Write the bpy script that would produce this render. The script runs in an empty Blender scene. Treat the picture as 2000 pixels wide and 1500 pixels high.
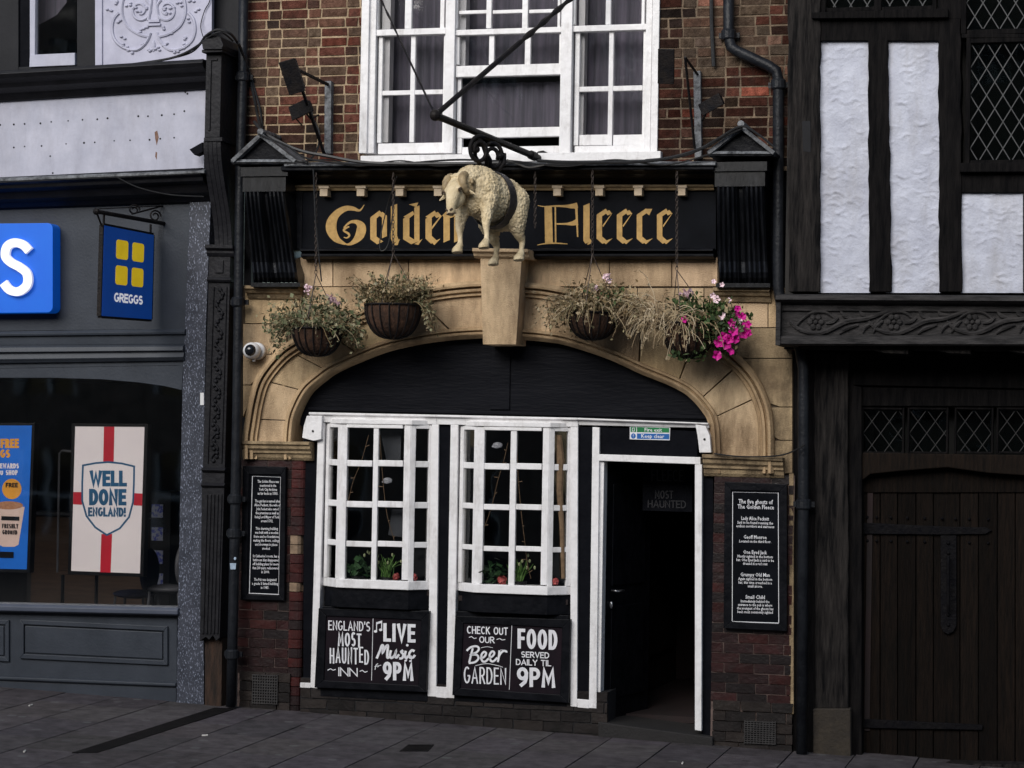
import bpy, bmesh, math, random
from mathutils import Vector, Matrix, noise
R = math.radians
rnd = random.Random(7)
SC = bpy.context.scene
COL = SC.collection

# ------------------------------------------------------------------ camera
FPX, DIST, EYE = 4400.0, 17.0, 2.4
YAW = math.atan(1200 / 4400); PITCH = math.atan(100 / 4400); ROLL = 0.018
CAM = Vector((0, -DIST, EYE))
fw = Vector((-math.sin(YAW) * math.cos(PITCH), math.cos(YAW) * math.cos(PITCH), math.sin(PITCH)))
r0 = Vector((math.cos(YAW), math.sin(YAW), 0)); u0 = r0.cross(fw)
rc = r0 * math.cos(ROLL) + u0 * math.sin(ROLL); uc = u0 * math.cos(ROLL) - r0 * math.sin(ROLL)
cd = bpy.data.cameras.new('camera'); co = bpy.data.objects.new('camera', cd); COL.objects.link(co)
cd.lens = 36 * FPX / 2000; cd.sensor_width = 36; cd.clip_end = 500; cd.clip_start = 0.1
m3 = Matrix((rc, uc, -fw)).transposed()
co.matrix_world = Matrix.Translation(CAM) @ m3.to_4x4()
SC.camera = co

# ------------------------------------------------------------------ light
SUN_EL, SUN_AZ = 26, -14          # from the upper left, in front of the facade
W = bpy.data.worlds.new('World'); SC.world = W; W.use_nodes = True
nt = W.node_tree; bg = nt.nodes['Background']
sky = nt.nodes.new('ShaderNodeTexSky'); sky.sky_type = 'NISHITA'; sky.sun_disc = False
sky.sun_elevation = R(SUN_EL); sky.sun_rotation = R(180 - SUN_AZ)
sky.air_density = 1.0; sky.dust_density = 0.8; sky.ozone_density = 1.0
nt.links.new(sky.outputs[0], bg.inputs[0]); bg.inputs[1].default_value = 0.062
sl = bpy.data.lights.new('sun', 'SUN'); sl.energy = 2.6; sl.angle = R(50); sl.color = (1, 0.965, 0.92)
so = bpy.data.objects.new('sun', sl); COL.objects.link(so)
sd = Vector((math.sin(R(SUN_AZ)) * math.cos(R(SUN_EL)), -math.cos(R(SUN_AZ)) * math.cos(R(SUN_EL)), math.sin(R(SUN_EL))))
so.rotation_euler = sd.to_track_quat('Z', 'Y').to_euler()
so.location = (0, -10, 20)
SC.view_settings.view_transform = 'Standard'; SC.view_settings.look = 'None'
SC.view_settings.exposure = 0.75; SC.view_settings.gamma = 1.0


# ------------------------------------------------------------------ helpers
def P(px, py, Y=0.0):
    """the point of the vertical plane at depth Y that a survey of the photograph gives for a pixel"""
    d = fw + rc * ((px - 1000) / FPX) - uc * ((py - 750) / FPX)
    return CAM + d * ((Y - CAM.y) / d.y)


def catmull(pts, n=6):
    out = []
    for i in range(len(pts) - 1):
        p0 = pts[max(i - 1, 0)]; p1 = pts[i]; p2 = pts[i + 1]; p3 = pts[min(i + 2, len(pts) - 1)]
        for k in range(n):
            t = k / n
            out.append(tuple(0.5 * (2 * b + (c - a) * t + (2 * a - 5 * b + 4 * c - d) * t * t + (3 * b - a - 3 * c + d) * t ** 3)
                             for a, b, c, d in zip(p0, p1, p2, p3)))
    out.append(tuple(pts[-1]))
    return out


class B:
    def __init__(self, color=False):
        self.bm = bmesh.new(); self.mi = 0; self.col = (1, 1, 1, 1)
        self.cl = self.bm.loops.layers.float_color.new('Col') if color else None

    def face(self, vs):
        try:
            f = self.bm.faces.new(vs)
        except ValueError:
            return None
        f.material_index = self.mi
        if self.cl:
            for l in f.loops: l[self.cl] = self.col
        return f

    def prism(self, front, back):
        a = [self.bm.verts.new(p) for p in front]; b = [self.bm.verts.new(p) for p in back]
        self.face(a); self.face(b[::-1]); n = len(a)
        for i in range(n): self.face([a[i], b[i], b[(i + 1) % n], a[(i + 1) % n]])

    def poly(self, pts, Y, th):
        f = [P(x, y, Y) for x, y in pts]
        self.prism(f, [p + Vector((0, th, 0)) for p in f])

    def q(self, x0, y0, x1, y1, Y, th):
        """upright box whose face spans these pixels at depth Y"""
        xc, yc = (x0 + x1) / 2, (y0 + y1) / 2
        X0 = P(x0, yc, Y).x; X1 = P(x1, yc, Y).x; Z1 = P(xc, y0, Y).z; Z0 = P(xc, y1, Y).z
        self.box(X0, X1, Y, Y + th, Z0, Z1)

    def box(self, x0, x1, y0, y1, z0, z1):
        self.prism([Vector((x0, y0, z0)), Vector((x1, y0, z0)), Vector((x1, y0, z1)), Vector((x0, y0, z1))],
                   [Vector((x0, y1, z0)), Vector((x1, y1, z0)), Vector((x1, y1, z1)), Vector((x0, y1, z1))])

    def mould(self, a, b, prof, back):
        """a=(x,ytop,ybot) left end, b right end, prof=[(t,Y)] top to bottom; closed at depth back"""
        A = []; C = []
        for t, Y in [(0, back)] + prof + [(1, back)]:
            A.append(P(a[0], a[1] + (a[2] - a[1]) * t, prof[0][1] if False else 0) + Vector((0, Y, 0)))
            C.append(P(b[0], b[1] + (b[2] - b[1]) * t, 0) + Vector((0, Y, 0)))
        # keep the run where it is seen although it stands proud of the wall
        ym = sum(p[1] for p in prof) / len(prof)
        for L, e in ((A, a), (C, b)):
            s = P(e[0], (e[1] + e[2]) / 2, ym) - (P(e[0], (e[1] + e[2]) / 2, 0) + Vector((0, ym, 0)))
            for i in range(len(L)): L[i] = L[i] + s
        self.prism(A, C)

    def tube(self, pts, r, seg=8, cap=True):
        pts = [Vector(p) for p in pts]; n = len(pts)
        rs = r if isinstance(r, (list, tuple)) else [r] * n
        rings = []; up = None
        for i, p in enumerate(pts):
            t = (pts[min(i + 1, n - 1)] - pts[max(i - 1, 0)])
            if t.length < 1e-9: t = Vector((0, 0, 1))
            t.normalize()
            if up is None:
                up = t.orthogonal().normalized()
            else:
                up = (up - t * up.dot(t)); up = up.normalized() if up.length > 1e-6 else t.orthogonal().normalized()
            s = t.cross(up)
            rings.append([self.bm.verts.new(p + (up * math.cos(2 * math.pi * k / seg) + s * math.sin(2 * math.pi * k / seg)) * rs[i]) for k in range(seg)])
        for a, b in zip(rings, rings[1:]):
            for k in range(seg): self.face([a[k], a[(k + 1) % seg], b[(k + 1) % seg], b[k]])
        if cap: self.face(rings[0][::-1]); self.face(rings[-1])

    def ptube(self, pts, Y, r, seg=6, n=0):
        if n: pts = catmull(pts, n)
        self.tube([P(p[0], p[1], Y if len(p) < 3 else p[2]) for p in pts], r, seg)

    def ball(self, c, r, u=12, v=8, M=None):
        r = Vector(r) if isinstance(r, (tuple, list, Vector)) else Vector((r, r, r)); c = Vector(c); rows = []
        for j in range(1, v):
            a = math.pi * j / v
            row = []
            for i in range(u):
                b = 2 * math.pi * i / u
                d = Vector((r.x * math.sin(a) * math.cos(b), r.y * math.sin(a) * math.sin(b), r.z * math.cos(a)))
                row.append(self.bm.verts.new(c + ((M @ d) if M else d)))
            rows.append(row)
        dt = Vector((0, 0, r.z)); dt = (M @ dt) if M else dt
        t = self.bm.verts.new(c + dt); bt = self.bm.verts.new(c - dt)
        for i in range(u):
            self.face([t, rows[0][i], rows[0][(i + 1) % u]]); self.face([bt, rows[-1][(i + 1) % u], rows[-1][i]])
        for a, b in zip(rows, rows[1:]):
            for i in range(u): self.face([a[i], b[i], b[(i + 1) % u], a[(i + 1) % u]])

    def build(self, name, mat, parent=None, smooth=False, bevel=0.0):
        bmesh.ops.recalc_face_normals(self.bm, faces=self.bm.faces)
        me = bpy.data.meshes.new(name); self.bm.to_mesh(me); self.bm.free()
        for m in (mat if isinstance(mat, (list, tuple)) else [mat]): me.materials.append(m)
        o = bpy.data.objects.new(name, me); COL.objects.link(o)
        if smooth:
            for p in me.polygons: p.use_smooth = True
        if bevel:
            md = o.modifiers.new('bevel', 'BEVEL'); md.width = bevel; md.segments = 2; md.limit_method = 'ANGLE'; md.angle_limit = R(40)
        if parent:
            o.parent = parent
            o.matrix_parent_inverse = Matrix.Translation(-parent.location)
        return o


def tag(o, label, cat, group=None):
    o['label'] = label; o['category'] = cat
    if group: o['group'] = group
    return o


def thing(name, label, cat, loc, group=None):
    o = bpy.data.objects.new(name, None); COL.objects.link(o); o.location = loc; o.empty_display_size = 0.1
    return tag(o, label, cat, group)


def structure(o):
    o['kind'] = 'structure'; return o


def mat(name, c1, c2=None, scale=5, rough=0.6, bump=0.0, bscale=60, metal=0.0, spec=0.4, stretch=(1, 1, 1), attr=False,
        dirt=0.0, dirtcol=(0.02, 0.018, 0.016), dscale=2.2, dpos=0.5, emit=0.0, lo=0.35, hi=0.65, detail=6):
    m = bpy.data.materials.new(name); m.use_nodes = True
    n = m.node_tree.nodes; L = m.node_tree.links; bs = n['Principled BSDF']
    bs.inputs['Roughness'].default_value = rough; bs.inputs['Metallic'].default_value = metal
    bs.inputs['Specular IOR Level'].default_value = spec
    tc = n.new('ShaderNodeTexCoord'); mp = n.new('ShaderNodeMapping'); mp.inputs['Scale'].default_value = stretch
    L.new(tc.outputs['Object'], mp.inputs[0])
    no = n.new('ShaderNodeTexNoise'); no.inputs['Scale'].default_value = scale; no.inputs['Detail'].default_value = detail
    no.inputs['Roughness'].default_value = 0.65
    L.new(mp.outputs[0], no.inputs['Vector'])
    rp = n.new('ShaderNodeValToRGB'); e = rp.color_ramp.elements
    c2 = c2 or tuple(v * 0.75 for v in c1)
    e[0].position = lo; e[0].color = (*c1, 1); e[1].position = hi; e[1].color = (*c2, 1)
    L.new(no.outputs['Fac'], rp.inputs[0]); out = rp.outputs[0]
    if attr:
        at = n.new('ShaderNodeAttribute'); at.attribute_name = 'Col'
        mx = n.new('ShaderNodeMix'); mx.data_type = 'RGBA'; mx.blend_type = 'MULTIPLY'; mx.inputs[0].default_value = 1
        L.new(out, mx.inputs[6]); L.new(at.outputs['Color'], mx.inputs[7]); out = mx.outputs[2]
    if dirt:
        n2 = n.new('ShaderNodeTexNoise'); n2.inputs['Scale'].default_value = dscale; n2.inputs['Detail'].default_value = 8
        n2.inputs['Roughness'].default_value = 0.7
        mp2 = n.new('ShaderNodeMapping'); mp2.inputs['Scale'].default_value = (1.6, 1.6, 0.5); mp2.inputs['Location'].default_value = (3.1, 0.4, 7.7)
        L.new(tc.outputs['Object'], mp2.inputs[0]); L.new(mp2.outputs[0], n2.inputs['Vector'])
        r2 = n.new('ShaderNodeValToRGB'); r2.color_ramp.elements[0].position = dpos; r2.color_ramp.elements[1].position = dpos + .28
        r2.color_ramp.elements[1].color = (dirt, dirt, dirt, 1)
        L.new(n2.outputs['Fac'], r2.inputs[0])
        mx = n.new('ShaderNodeMix'); mx.data_type = 'RGBA'
        L.new(r2.outputs[0], mx.inputs[0]); L.new(out, mx.inputs[6]); mx.inputs[7].default_value = (*dirtcol, 1); out = mx.outputs[2]
    L.new(out, bs.inputs['Base Color'])
    if emit:
        L.new(out, bs.inputs['Emission Color']); bs.inputs['Emission Strength'].default_value = emit
    if bump:
        nb = n.new('ShaderNodeTexNoise'); nb.inputs['Scale'].default_value = bscale; nb.inputs['Detail'].default_value = 5
        L.new(mp.outputs[0], nb.inputs['Vector'])
        bp = n.new('ShaderNodeBump'); bp.inputs['Strength'].default_value = bump; bp.inputs['Distance'].default_value = 0.01
        L.new(nb.outputs['Fac'], bp.inputs['Height']); L.new(bp.outputs[0], bs.inputs['Normal'])
    return m


def glass_mat(name, fac=0.09, tint=(1, 1, 1), wob=0.15):
    m = bpy.data.materials.new(name); m.use_nodes = True; n = m.node_tree.nodes; L = m.node_tree.links
    n.remove(n['Principled BSDF']); out = n['Material Output']
    t = n.new('ShaderNodeBsdfTransparent'); t.inputs[0].default_value = (*tint, 1)
    g = n.new('ShaderNodeBsdfGlossy'); g.inputs['Roughness'].default_value = 0.03
    fr = n.new('ShaderNodeFresnel'); fr.inputs[0].default_value = 1.5
    mul = n.new('ShaderNodeMath'); mul.operation = 'MULTIPLY_ADD'; mul.inputs[1].default_value = 1.0; mul.inputs[2].default_value = fac - 0.04
    L.new(fr.outputs[0], mul.inputs[0])
    nz = n.new('ShaderNodeTexNoise'); nz.inputs['Scale'].default_value = 1.5
    bp = n.new('ShaderNodeBump'); bp.inputs['Strength'].default_value = wob; bp.inputs['Distance'].default_value = 0.02
    tc = n.new('ShaderNodeTexCoord'); L.new(tc.outputs['Object'], nz.inputs['Vector'])
    L.new(nz.outputs['Fac'], bp.inputs['Height']); L.new(bp.outputs[0], g.inputs['Normal'])
    mx = n.new('ShaderNodeMixShader'); L.new(mul.outputs[0], mx.inputs[0]); L.new(t.outputs[0], mx.inputs[1]); L.new(g.outputs[0], mx.inputs[2])
    L.new(mx.outputs[0], out.inputs[0])
    return m


# ------------------------------------------------------------------ materials
M = {}
M['white'] = mat('white_paint', (0.80, 0.79, 0.80), (0.70, 0.69, 0.69), 7, 0.5, 0.5, 25, dirt=0.7, dirtcol=(0.30, 0.275, 0.26), dscale=7, dpos=.52, detail=10)
M['black'] = mat('black_paint', (0.0035, 0.004, 0.006), (0.006, 0.0065, 0.009), 6, 0.6, 0.3, 30, spec=0.03)
M['gloss'] = mat('black_gloss_paint', (0.003, 0.0035, 0.005), (0.0075, 0.008, 0.0105), 9, 0.40, 0.5, 18, spec=0.08)
M['consolegloss'] = mat('highlight_streaked_gloss_paint', (0.003, 0.0035, 0.005), (0.016, 0.017, 0.020), 9, 0.30, 0.15, 30, spec=0.35, stretch=(3, 1, .5), lo=.45, hi=.75)  # paler second tone paints highlight streaks into the black gloss
M['iron'] = mat('black_iron', (0.007, 0.007, 0.009), (0.017, 0.014, 0.013), 12, 0.5, 0.5, 60, spec=0.12)
M['lead'] = mat('grey_lead', (0.19, 0.20, 0.215), (0.022, 0.024, 0.028), 16, 0.55, 0.7, 30, spec=0.4)
M['midlead'] = mat('window_lead', (0.05, 0.052, 0.054), (0.03, 0.031, 0.033), 14, 0.6)
M['shadedlead'] = mat('shaded_lead', (0.007, 0.007, 0.0075), (0.003, 0.003, 0.0035), 14, 0.6)  # window lead darkened to paint in the shade around the house door
M['oldiron'] = mat('old_door_iron', (0.0035, 0.0035, 0.005), (0.007, 0.0065, 0.007), 14, 0.6, 0.8, 40, spec=.05)
M['pipe'] = mat('cast_iron_pipe', (0.007, 0.008, 0.011), (0.016, 0.018, 0.022), 9, 0.42, 0.4, 40, spec=0.2)
M['stone'] = mat('sandstone', (0.70, 0.52, 0.33), (0.54, 0.39, 0.24), 3.2, 0.9, 0.8, 110, spec=0.08, attr=True, dirt=0.95, dirtcol=(0.15, 0.10, 0.06), dscale=2.2, dpos=.42, detail=10)
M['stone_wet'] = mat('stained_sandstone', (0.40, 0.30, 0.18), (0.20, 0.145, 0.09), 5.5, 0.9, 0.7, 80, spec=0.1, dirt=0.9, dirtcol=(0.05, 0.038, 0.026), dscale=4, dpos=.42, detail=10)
M['joint'] = mat('stone_joint', (0.09, 0.065, 0.042), None, 8, 0.9)
M['brick'] = mat('old_brick', (1.0, 1.0, 1.0), (0.45, 0.42, 0.40), 22, 0.95, 1.0, 90, spec=0.08, attr=True, dirt=0.85, dirtcol=(0.03, 0.022, 0.018), dscale=5, detail=10)
M['mortar'] = mat('lime_mortar', (0.46, 0.355, 0.235), (0.24, 0.175, 0.115), 9, 0.95, 0.8, 80, spec=0.05, dirt=0.75, dscale=4)
M['glazed'] = mat('glazed_brick', (1, 1, 1), (0.5, 0.5, 0.5), 12, 0.35, 0.3, 40, spec=0.4, attr=True, dirt=0.6, dirtcol=(0.02, 0.015, 0.015), dscale=5)
M['thinmortar'] = mat('thin_mortar', (0.16, 0.115, 0.10), (0.07, 0.05, 0.045), 14, 0.9)
M['gold'] = mat('gold_leaf_paint', (0.50, 0.31, 0.10), (0.36, 0.215, 0.065), 26, 0.45, spec=0.3)
M['goldtrim'] = mat('faded_gold_trim', (0.33, 0.235, 0.12), (0.16, 0.11, 0.06), 16, 0.6)
M['dentil'] = mat('cream_dentil', (0.68, 0.55, 0.40), (0.55, 0.43, 0.29), 14, 0.7)
M['letter'] = mat('white_sign_lettering', (0.74, 0.74, 0.76), (0.62, 0.62, 0.66), 20, 0.6)
M['litletter'] = mat('backlit_white_lettering', (0.78, 0.78, 0.80), (0.74, 0.74, 0.78), 20, 0.6, emit=.3)
M['chalk'] = mat('slate_board', (0.008, 0.0075, 0.010), (0.016, 0.010, 0.014), 2.5, 0.45, spec=0.06)
M['signblack'] = mat('black_sign_board', (0.003, 0.0035, 0.005), (0.006, 0.007, 0.010), 3, 0.4, spec=0.04)
M['ram'] = mat('cream_painted_ram', (0.72, 0.60, 0.40), (0.56, 0.445, 0.265), 11, 0.6, 0.6, 80, spec=0.2, dirt=0.85, dirtcol=(0.13, 0.09, 0.045), dscale=9)
M['hoof'] = mat('painted_horn', (0.40, 0.30, 0.165), (0.20, 0.145, 0.08), 26, 0.6)
M['eye'] = mat('dark_eye', (0.09, 0.06, 0.04), None, 9, 0.3)
M['greypaint'] = mat('slate_grey_paint', (0.040, 0.047, 0.060), (0.030, 0.036, 0.047), 3, 0.45, 0.15, 50, spec=0.25, dirt=0.4, dirtcol=(0.02, 0.022, 0.027))
M['palefascia'] = mat('pale_fascia_paint', (0.45, 0.455, 0.54), (0.35, 0.36, 0.44), 3.5, 0.6, 0.1, 60, dirt=0.5, dirtcol=(0.22, 0.215, 0.25), dscale=2.5, dpos=.46)
M['paleplaster'] = mat('pale_moulded_plaster', (0.45, 0.45, 0.55), (0.36, 0.36, 0.45), 5, 0.7, 0.1, 40, dirt=0.3, dirtcol=(0.2, 0.2, 0.24))
M['hole'] = mat('dark_hole', (0.012, 0.012, 0.014), None, 5, 0.9)
M['rust'] = mat('rust_stain', (0.12, 0.06, 0.035), (0.2, 0.12, 0.09), 20, 0.9)
M['darkwood'] = mat('black_stained_oak', (0.0025, 0.0025, 0.003), (0.0095, 0.0085, 0.0085), 9, 0.85, 1.0, 30, stretch=(3, 3, 0.4), spec=0.06, detail=10)
M['greyoak'] = mat('weathered_grey_oak', (0.005, 0.005, 0.0055), (0.036, 0.032, 0.030), 8, 0.9, 1.0, 34, stretch=(4, 4, 0.4), spec=0.05, lo=0.36, hi=0.72, detail=12)
M['carved'] = mat('carved_oak_beam', (0.013, 0.0125, 0.013), (0.046, 0.043, 0.043), 10, 0.75, 0.8, 40, stretch=(0.6, 3, 3), spec=0.15, detail=10)
M['doorwood'] = mat('brown_oak_door', (0.013, 0.0085, 0.006), (0.0045, 0.0035, 0.003), 9, 0.8, 0.9, 30, stretch=(5, 3, 0.5), spec=0.1, detail=10)
M['barewood'] = mat('bare_rotten_wood', (0.045, 0.024, 0.015), (0.012, 0.008, 0.006), 7, 0.9, 0.9, 30, stretch=(4, 4, 0.6))
M['plaster'] = mat('white_trowelled_plaster', (0.51, 0.53, 0.61), (0.40, 0.415, 0.49), 5, 0.8, 0.5, 60, dirt=0.6, dirtcol=(0.27, 0.255, 0.25), dscale=3.2, dpos=.48)
M['blue'] = mat('blue_sign_face', (0.0, 0.105, 0.60), (0.0, 0.12, 0.62), 3, 0.45, emit=.12)
M['darkblue'] = mat('navy_sign_face', (0.004, 0.05, 0.27), (0.004, 0.045, 0.24), 3, 0.35, emit=.22)
M['yellow'] = mat('yellow_sign_tile', (0.72, 0.50, 0.015), (0.65, 0.44, 0.012), 8, 0.4, emit=.28)
M['posterwhite'] = mat('lit_poster_white', (0.62, 0.56, 0.55), (0.58, 0.52, 0.52), 3, 0.5, emit=0.25)
M['posterred'] = mat('lit_poster_red', (0.40, 0.006, 0.02), None, 3, 0.5, emit=0.25)
M['posterblue'] = mat('lit_poster_blue', (0.005, 0.12, 0.50), (0.005, 0.10, 0.42), 3, 0.5, emit=0.22)
M['posternavy'] = mat('lit_poster_navy', (0.005, 0.06, 0.13), None, 3, 0.5, emit=0.35)
M['posterorange'] = mat('lit_poster_orange', (0.70, 0.30, 0.03), None, 3, 0.5, emit=0.2)
M['postercup'] = mat('lit_poster_cup', (0.62, 0.45, 0.38), (0.55, 0.40, 0.33), 6, 0.5, emit=0.2)
M['postercoffee'] = mat('lit_poster_coffee', (0.40, 0.19, 0.09), (0.28, 0.12, 0.06), 40, 0.5, emit=0.2)
M['screen'] = mat('black_screen_case', (0.008, 0.008, 0.009), None, 4, 0.3)
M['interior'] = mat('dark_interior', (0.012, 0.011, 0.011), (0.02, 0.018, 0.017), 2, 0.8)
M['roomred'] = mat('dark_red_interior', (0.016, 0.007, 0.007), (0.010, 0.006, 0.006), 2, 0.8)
M['curtain'] = mat('reflection_tinted_curtain', (0.15, 0.135, 0.175), (0.075, 0.075, 0.092), 4, 0.9, stretch=(7, 1, 0.25))  # curtain cloth in a grey-lilac that paints in the pane reflections
M['lining'] = mat('pale_window_lining', (0.62, 0.61, 0.62), (0.5, 0.5, 0.52), 5, 0.8)
M['glass'] = glass_mat('window_glass', 0.07, wob=.3)
M['glass2'] = glass_mat('upper_window_glass', 0.055, wob=0.35)
M['shopglass'] = glass_mat('shop_glass', 0.085, wob=0.06)
M['latticeglass'] = glass_mat('leaded_glass', 0.03, (0.5, 0.55, 0.55), wob=0.8)
M['camwhite'] = mat('white_plastic', (0.72, 0.72, 0.73), (0.66, 0.66, 0.67), 5, 0.35)
M['camlens'] = mat('dark_dome_lens', (0.012, 0.014, 0.018), None, 5, 0.06, spec=0.6)
M['coir'] = mat('coir_liner', (0.075, 0.036, 0.020), (0.022, 0.012, 0.008), 30, 0.95, 1.0, 70, stretch=(1, 1, 0.4))
M['leaf'] = mat('leaf', (1, 1, 1), (0.7, 0.7, 0.7), 30, 0.6, attr=True, spec=0.25)
M['pink'] = mat('magenta_petal', (0.62, 0.012, 0.30), (0.48, 0.008, 0.22), 40, 0.5)
M['palepink'] = mat('pale_pink_petal', (0.88, 0.72, 0.75), (0.82, 0.60, 0.66), 40, 0.5)
M['rose'] = mat('rose_petal', (0.55, 0.13, 0.12), (0.42, 0.08, 0.08), 40, 0.5)
M['chain'] = mat('rusty_chain', (0.05, 0.038, 0.032), (0.10, 0.08, 0.07), 50, 0.5, metal=0.4)
M['green'] = mat('green_safety_sign', (0.01, 0.20, 0.06), None, 5, 0.4)
M['safeblue'] = mat('blue_safety_sign', (0.01, 0.12, 0.42), None, 5, 0.4)
M['paper'] = mat('crumpled_paper', (0.48, 0.36, 0.25), (0.30, 0.17, 0.09), 30, 0.8)
M['litter'] = mat('pale_litter', (0.6, 0.58, 0.55), None, 30, 0.8)
M['sticker'] = mat('pale_blue_sticker', (0.36, 0.46, 0.58), None, 30, 0.6)
M['vent'] = mat('cast_vent', (0.035, 0.033, 0.033), (0.02, 0.018, 0.018), 14, 0.7, 0.4, 50)
M['wire'] = mat('cable_sheath', (0.010, 0.010, 0.011), (0.02, 0.02, 0.021), 12, 0.5)
M['greywire'] = mat('grey_cable_sheath', (0.10, 0.095, 0.09), None, 12, 0.5)
M['bark'] = mat('dead_branch', (0.20, 0.13, 0.075), (0.11, 0.07, 0.04), 20, 0.9)
M['chair'] = mat('grey_seat_shell', (0.10, 0.10, 0.11), None, 6, 0.5)
M['tablewood'] = mat('cafe_table_wood', (0.12, 0.07, 0.04), (0.08, 0.045, 0.028), 9, 0.5, stretch=(0.5, 4, 4))
M['navyfabric'] = mat('navy_upholstery', (0.012, 0.016, 0.05), None, 9, 0.8)


def granite():
    m = mat('speckled_granite', (0.030, 0.034, 0.046), (0.055, 0.060, 0.078), 8, 0.35, spec=0.3)
    n = m.node_tree.nodes; L = m.node_tree.links; bs = n['Principled BSDF']
    tc = n['Texture Coordinate']; v = n.new('ShaderNodeTexNoise'); v.inputs['Scale'].default_value = 115; v.inputs['Detail'].default_value = 3
    mp = n.new('ShaderNodeMapping'); mp.inputs['Rotation'].default_value = (0, 0.6, 0); mp.inputs['Scale'].default_value = (1, 1, 0.45)
    L.new(tc.outputs['Object'], mp.inputs[0]); L.new(mp.outputs[0], v.inputs['Vector'])
    r = n.new('ShaderNodeValToRGB'); r.color_ramp.elements[0].position = 0.57; r.color_ramp.elements[1].position = 0.66
    L.new(v.outputs['Fac'], r.inputs[0]); mx = n.new('ShaderNodeMix'); mx.data_type = 'RGBA'
    src = bs.inputs['Base Color'].links[0].from_socket
    L.new(r.outputs[0], mx.inputs[0]); L.new(src, mx.inputs[6]); mx.inputs[7].default_value = (0.24, 0.265, 0.34, 1)
    L.new(mx.outputs[2], bs.inputs['Base Color'])
    return m


M['granite'] = granite()


# ------------------------------------------------------------------ lettering
def arc(cx, cy, rx, ry, a0, a1, n=10):
    return [(cx + rx * math.cos(R(a0 + (a1 - a0) * i / n)), cy + ry * math.sin(R(a0 + (a1 - a0) * i / n))) for i in range(n + 1)]


GL = {
    'A': (0.66, [[(0, 0), (0.33, 1), (0.66, 0)], [(0.13, 0.32), (0.53, 0.32)]]),
    'B': (0.55, [[(0, 0), (0, 1)], [(0, 1)] + arc(0.28, 0.76, 0.22, 0.24, 90, -90) + [(0, 0.52)], [(0, 0.52)] + arc(0.30, 0.26, 0.25, 0.26, 90, -90) + [(0, 0)]]),
    'C': (0.58, [arc(0.32, 0.5, 0.32, 0.5, 48, 312, 16)]),
    'D': (0.58, [[(0, 0), (0, 1)], [(0, 1)] + arc(0.22, 0.5, 0.36, 0.5, 90, -90, 12) + [(0, 0)]]),
    'E': (0.46, [[(0.46, 1), (0, 1), (0, 0), (0.46, 0)], [(0, 0.52), (0.40, 0.52)]]),
    'F': (0.46, [[(0.46, 1), (0, 1), (0, 0)], [(0, 0.52), (0.40, 0.52)]]),
    'G': (0.62, [arc(0.32, 0.5, 0.32, 0.5, 50, 350, 18) + [(0.62, 0.45), (0.38, 0.45)]]),
    'H': (0.58, [[(0, 0), (0, 1)], [(0.58, 0), (0.58, 1)], [(0, 0.5), (0.58, 0.5)]]),
    'I': (0.0, [[(0, 0), (0, 1)]]),
    'K': (0.55, [[(0, 0), (0, 1)], [(0.53, 1), (0.03, 0.45)], [(0.18, 0.6), (0.56, 0)]]),
    'L': (0.44, [[(0, 1), (0, 0), (0.44, 0)]]),
    'M': (0.74, [[(0, 0), (0.06, 1), (0.37, 0.25), (0.68, 1), (0.74, 0)]]),
    'N': (0.58, [[(0, 0), (0, 1), (0.58, 0), (0.58, 1)]]),
    'O': (0.66, [arc(0.33, 0.5, 0.33, 0.5, 90, 450, 20)]),
    'P': (0.52, [[(0, 0), (0, 1)], [(0, 1)] + arc(0.26, 0.73, 0.26, 0.27, 90, -90) + [(0, 0.46)]]),
    'R': (0.54, [[(0, 0), (0, 1)], [(0, 1)] + arc(0.26, 0.74, 0.25, 0.26, 90, -90) + [(0, 0.48)], [(0.24, 0.48), (0.56, 0)]]),
    'S': (0.50, [arc(0.26, 0.74, 0.23, 0.26, 35, 250, 10) + arc(0.25, 0.26, 0.25, 0.26, 70, -145, 10)]),
    'T': (0.54, [[(0.0, 1), (0.54, 1)], [(0.27, 1), (0.27, 0)]]),
    'U': (0.56, [[(0, 1)] + arc(0.28, 0.28, 0.28, 0.28, 180, 360) + [(0.56, 1)]]),
    'V': (0.60, [[(0, 1), (0.30, 0), (0.60, 1)]]),
    'W': (0.90, [[(0, 1), (0.22, 0), (0.45, 0.85), (0.68, 0), (0.90, 1)]]),
    'Y': (0.58, [[(0, 1), (0.29, 0.5), (0.58, 1)], [(0.29, 0.5), (0.29, 0)]]),
    '9': (0.56, [arc(0.28, 0.70, 0.28, 0.30, 0, 360, 16), [(0.56, 0.70), (0.55, 0.45), (0.45, 0.18), (0.22, 0.0)]]),
    '!': (0.0, [[(0, 1), (0, 0.48)], [(0, 0.03), (0, 0.0)]]),
    "'": (0.0, [[(0, 1), (0, 0.78)]]),
    '~': (0.8, [[(0, 0.42), (0.2, 0.58), (0.4, 0.5), (0.6, 0.42), (0.8, 0.58)]]),
    ' ': (0.25, []),
}


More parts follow.
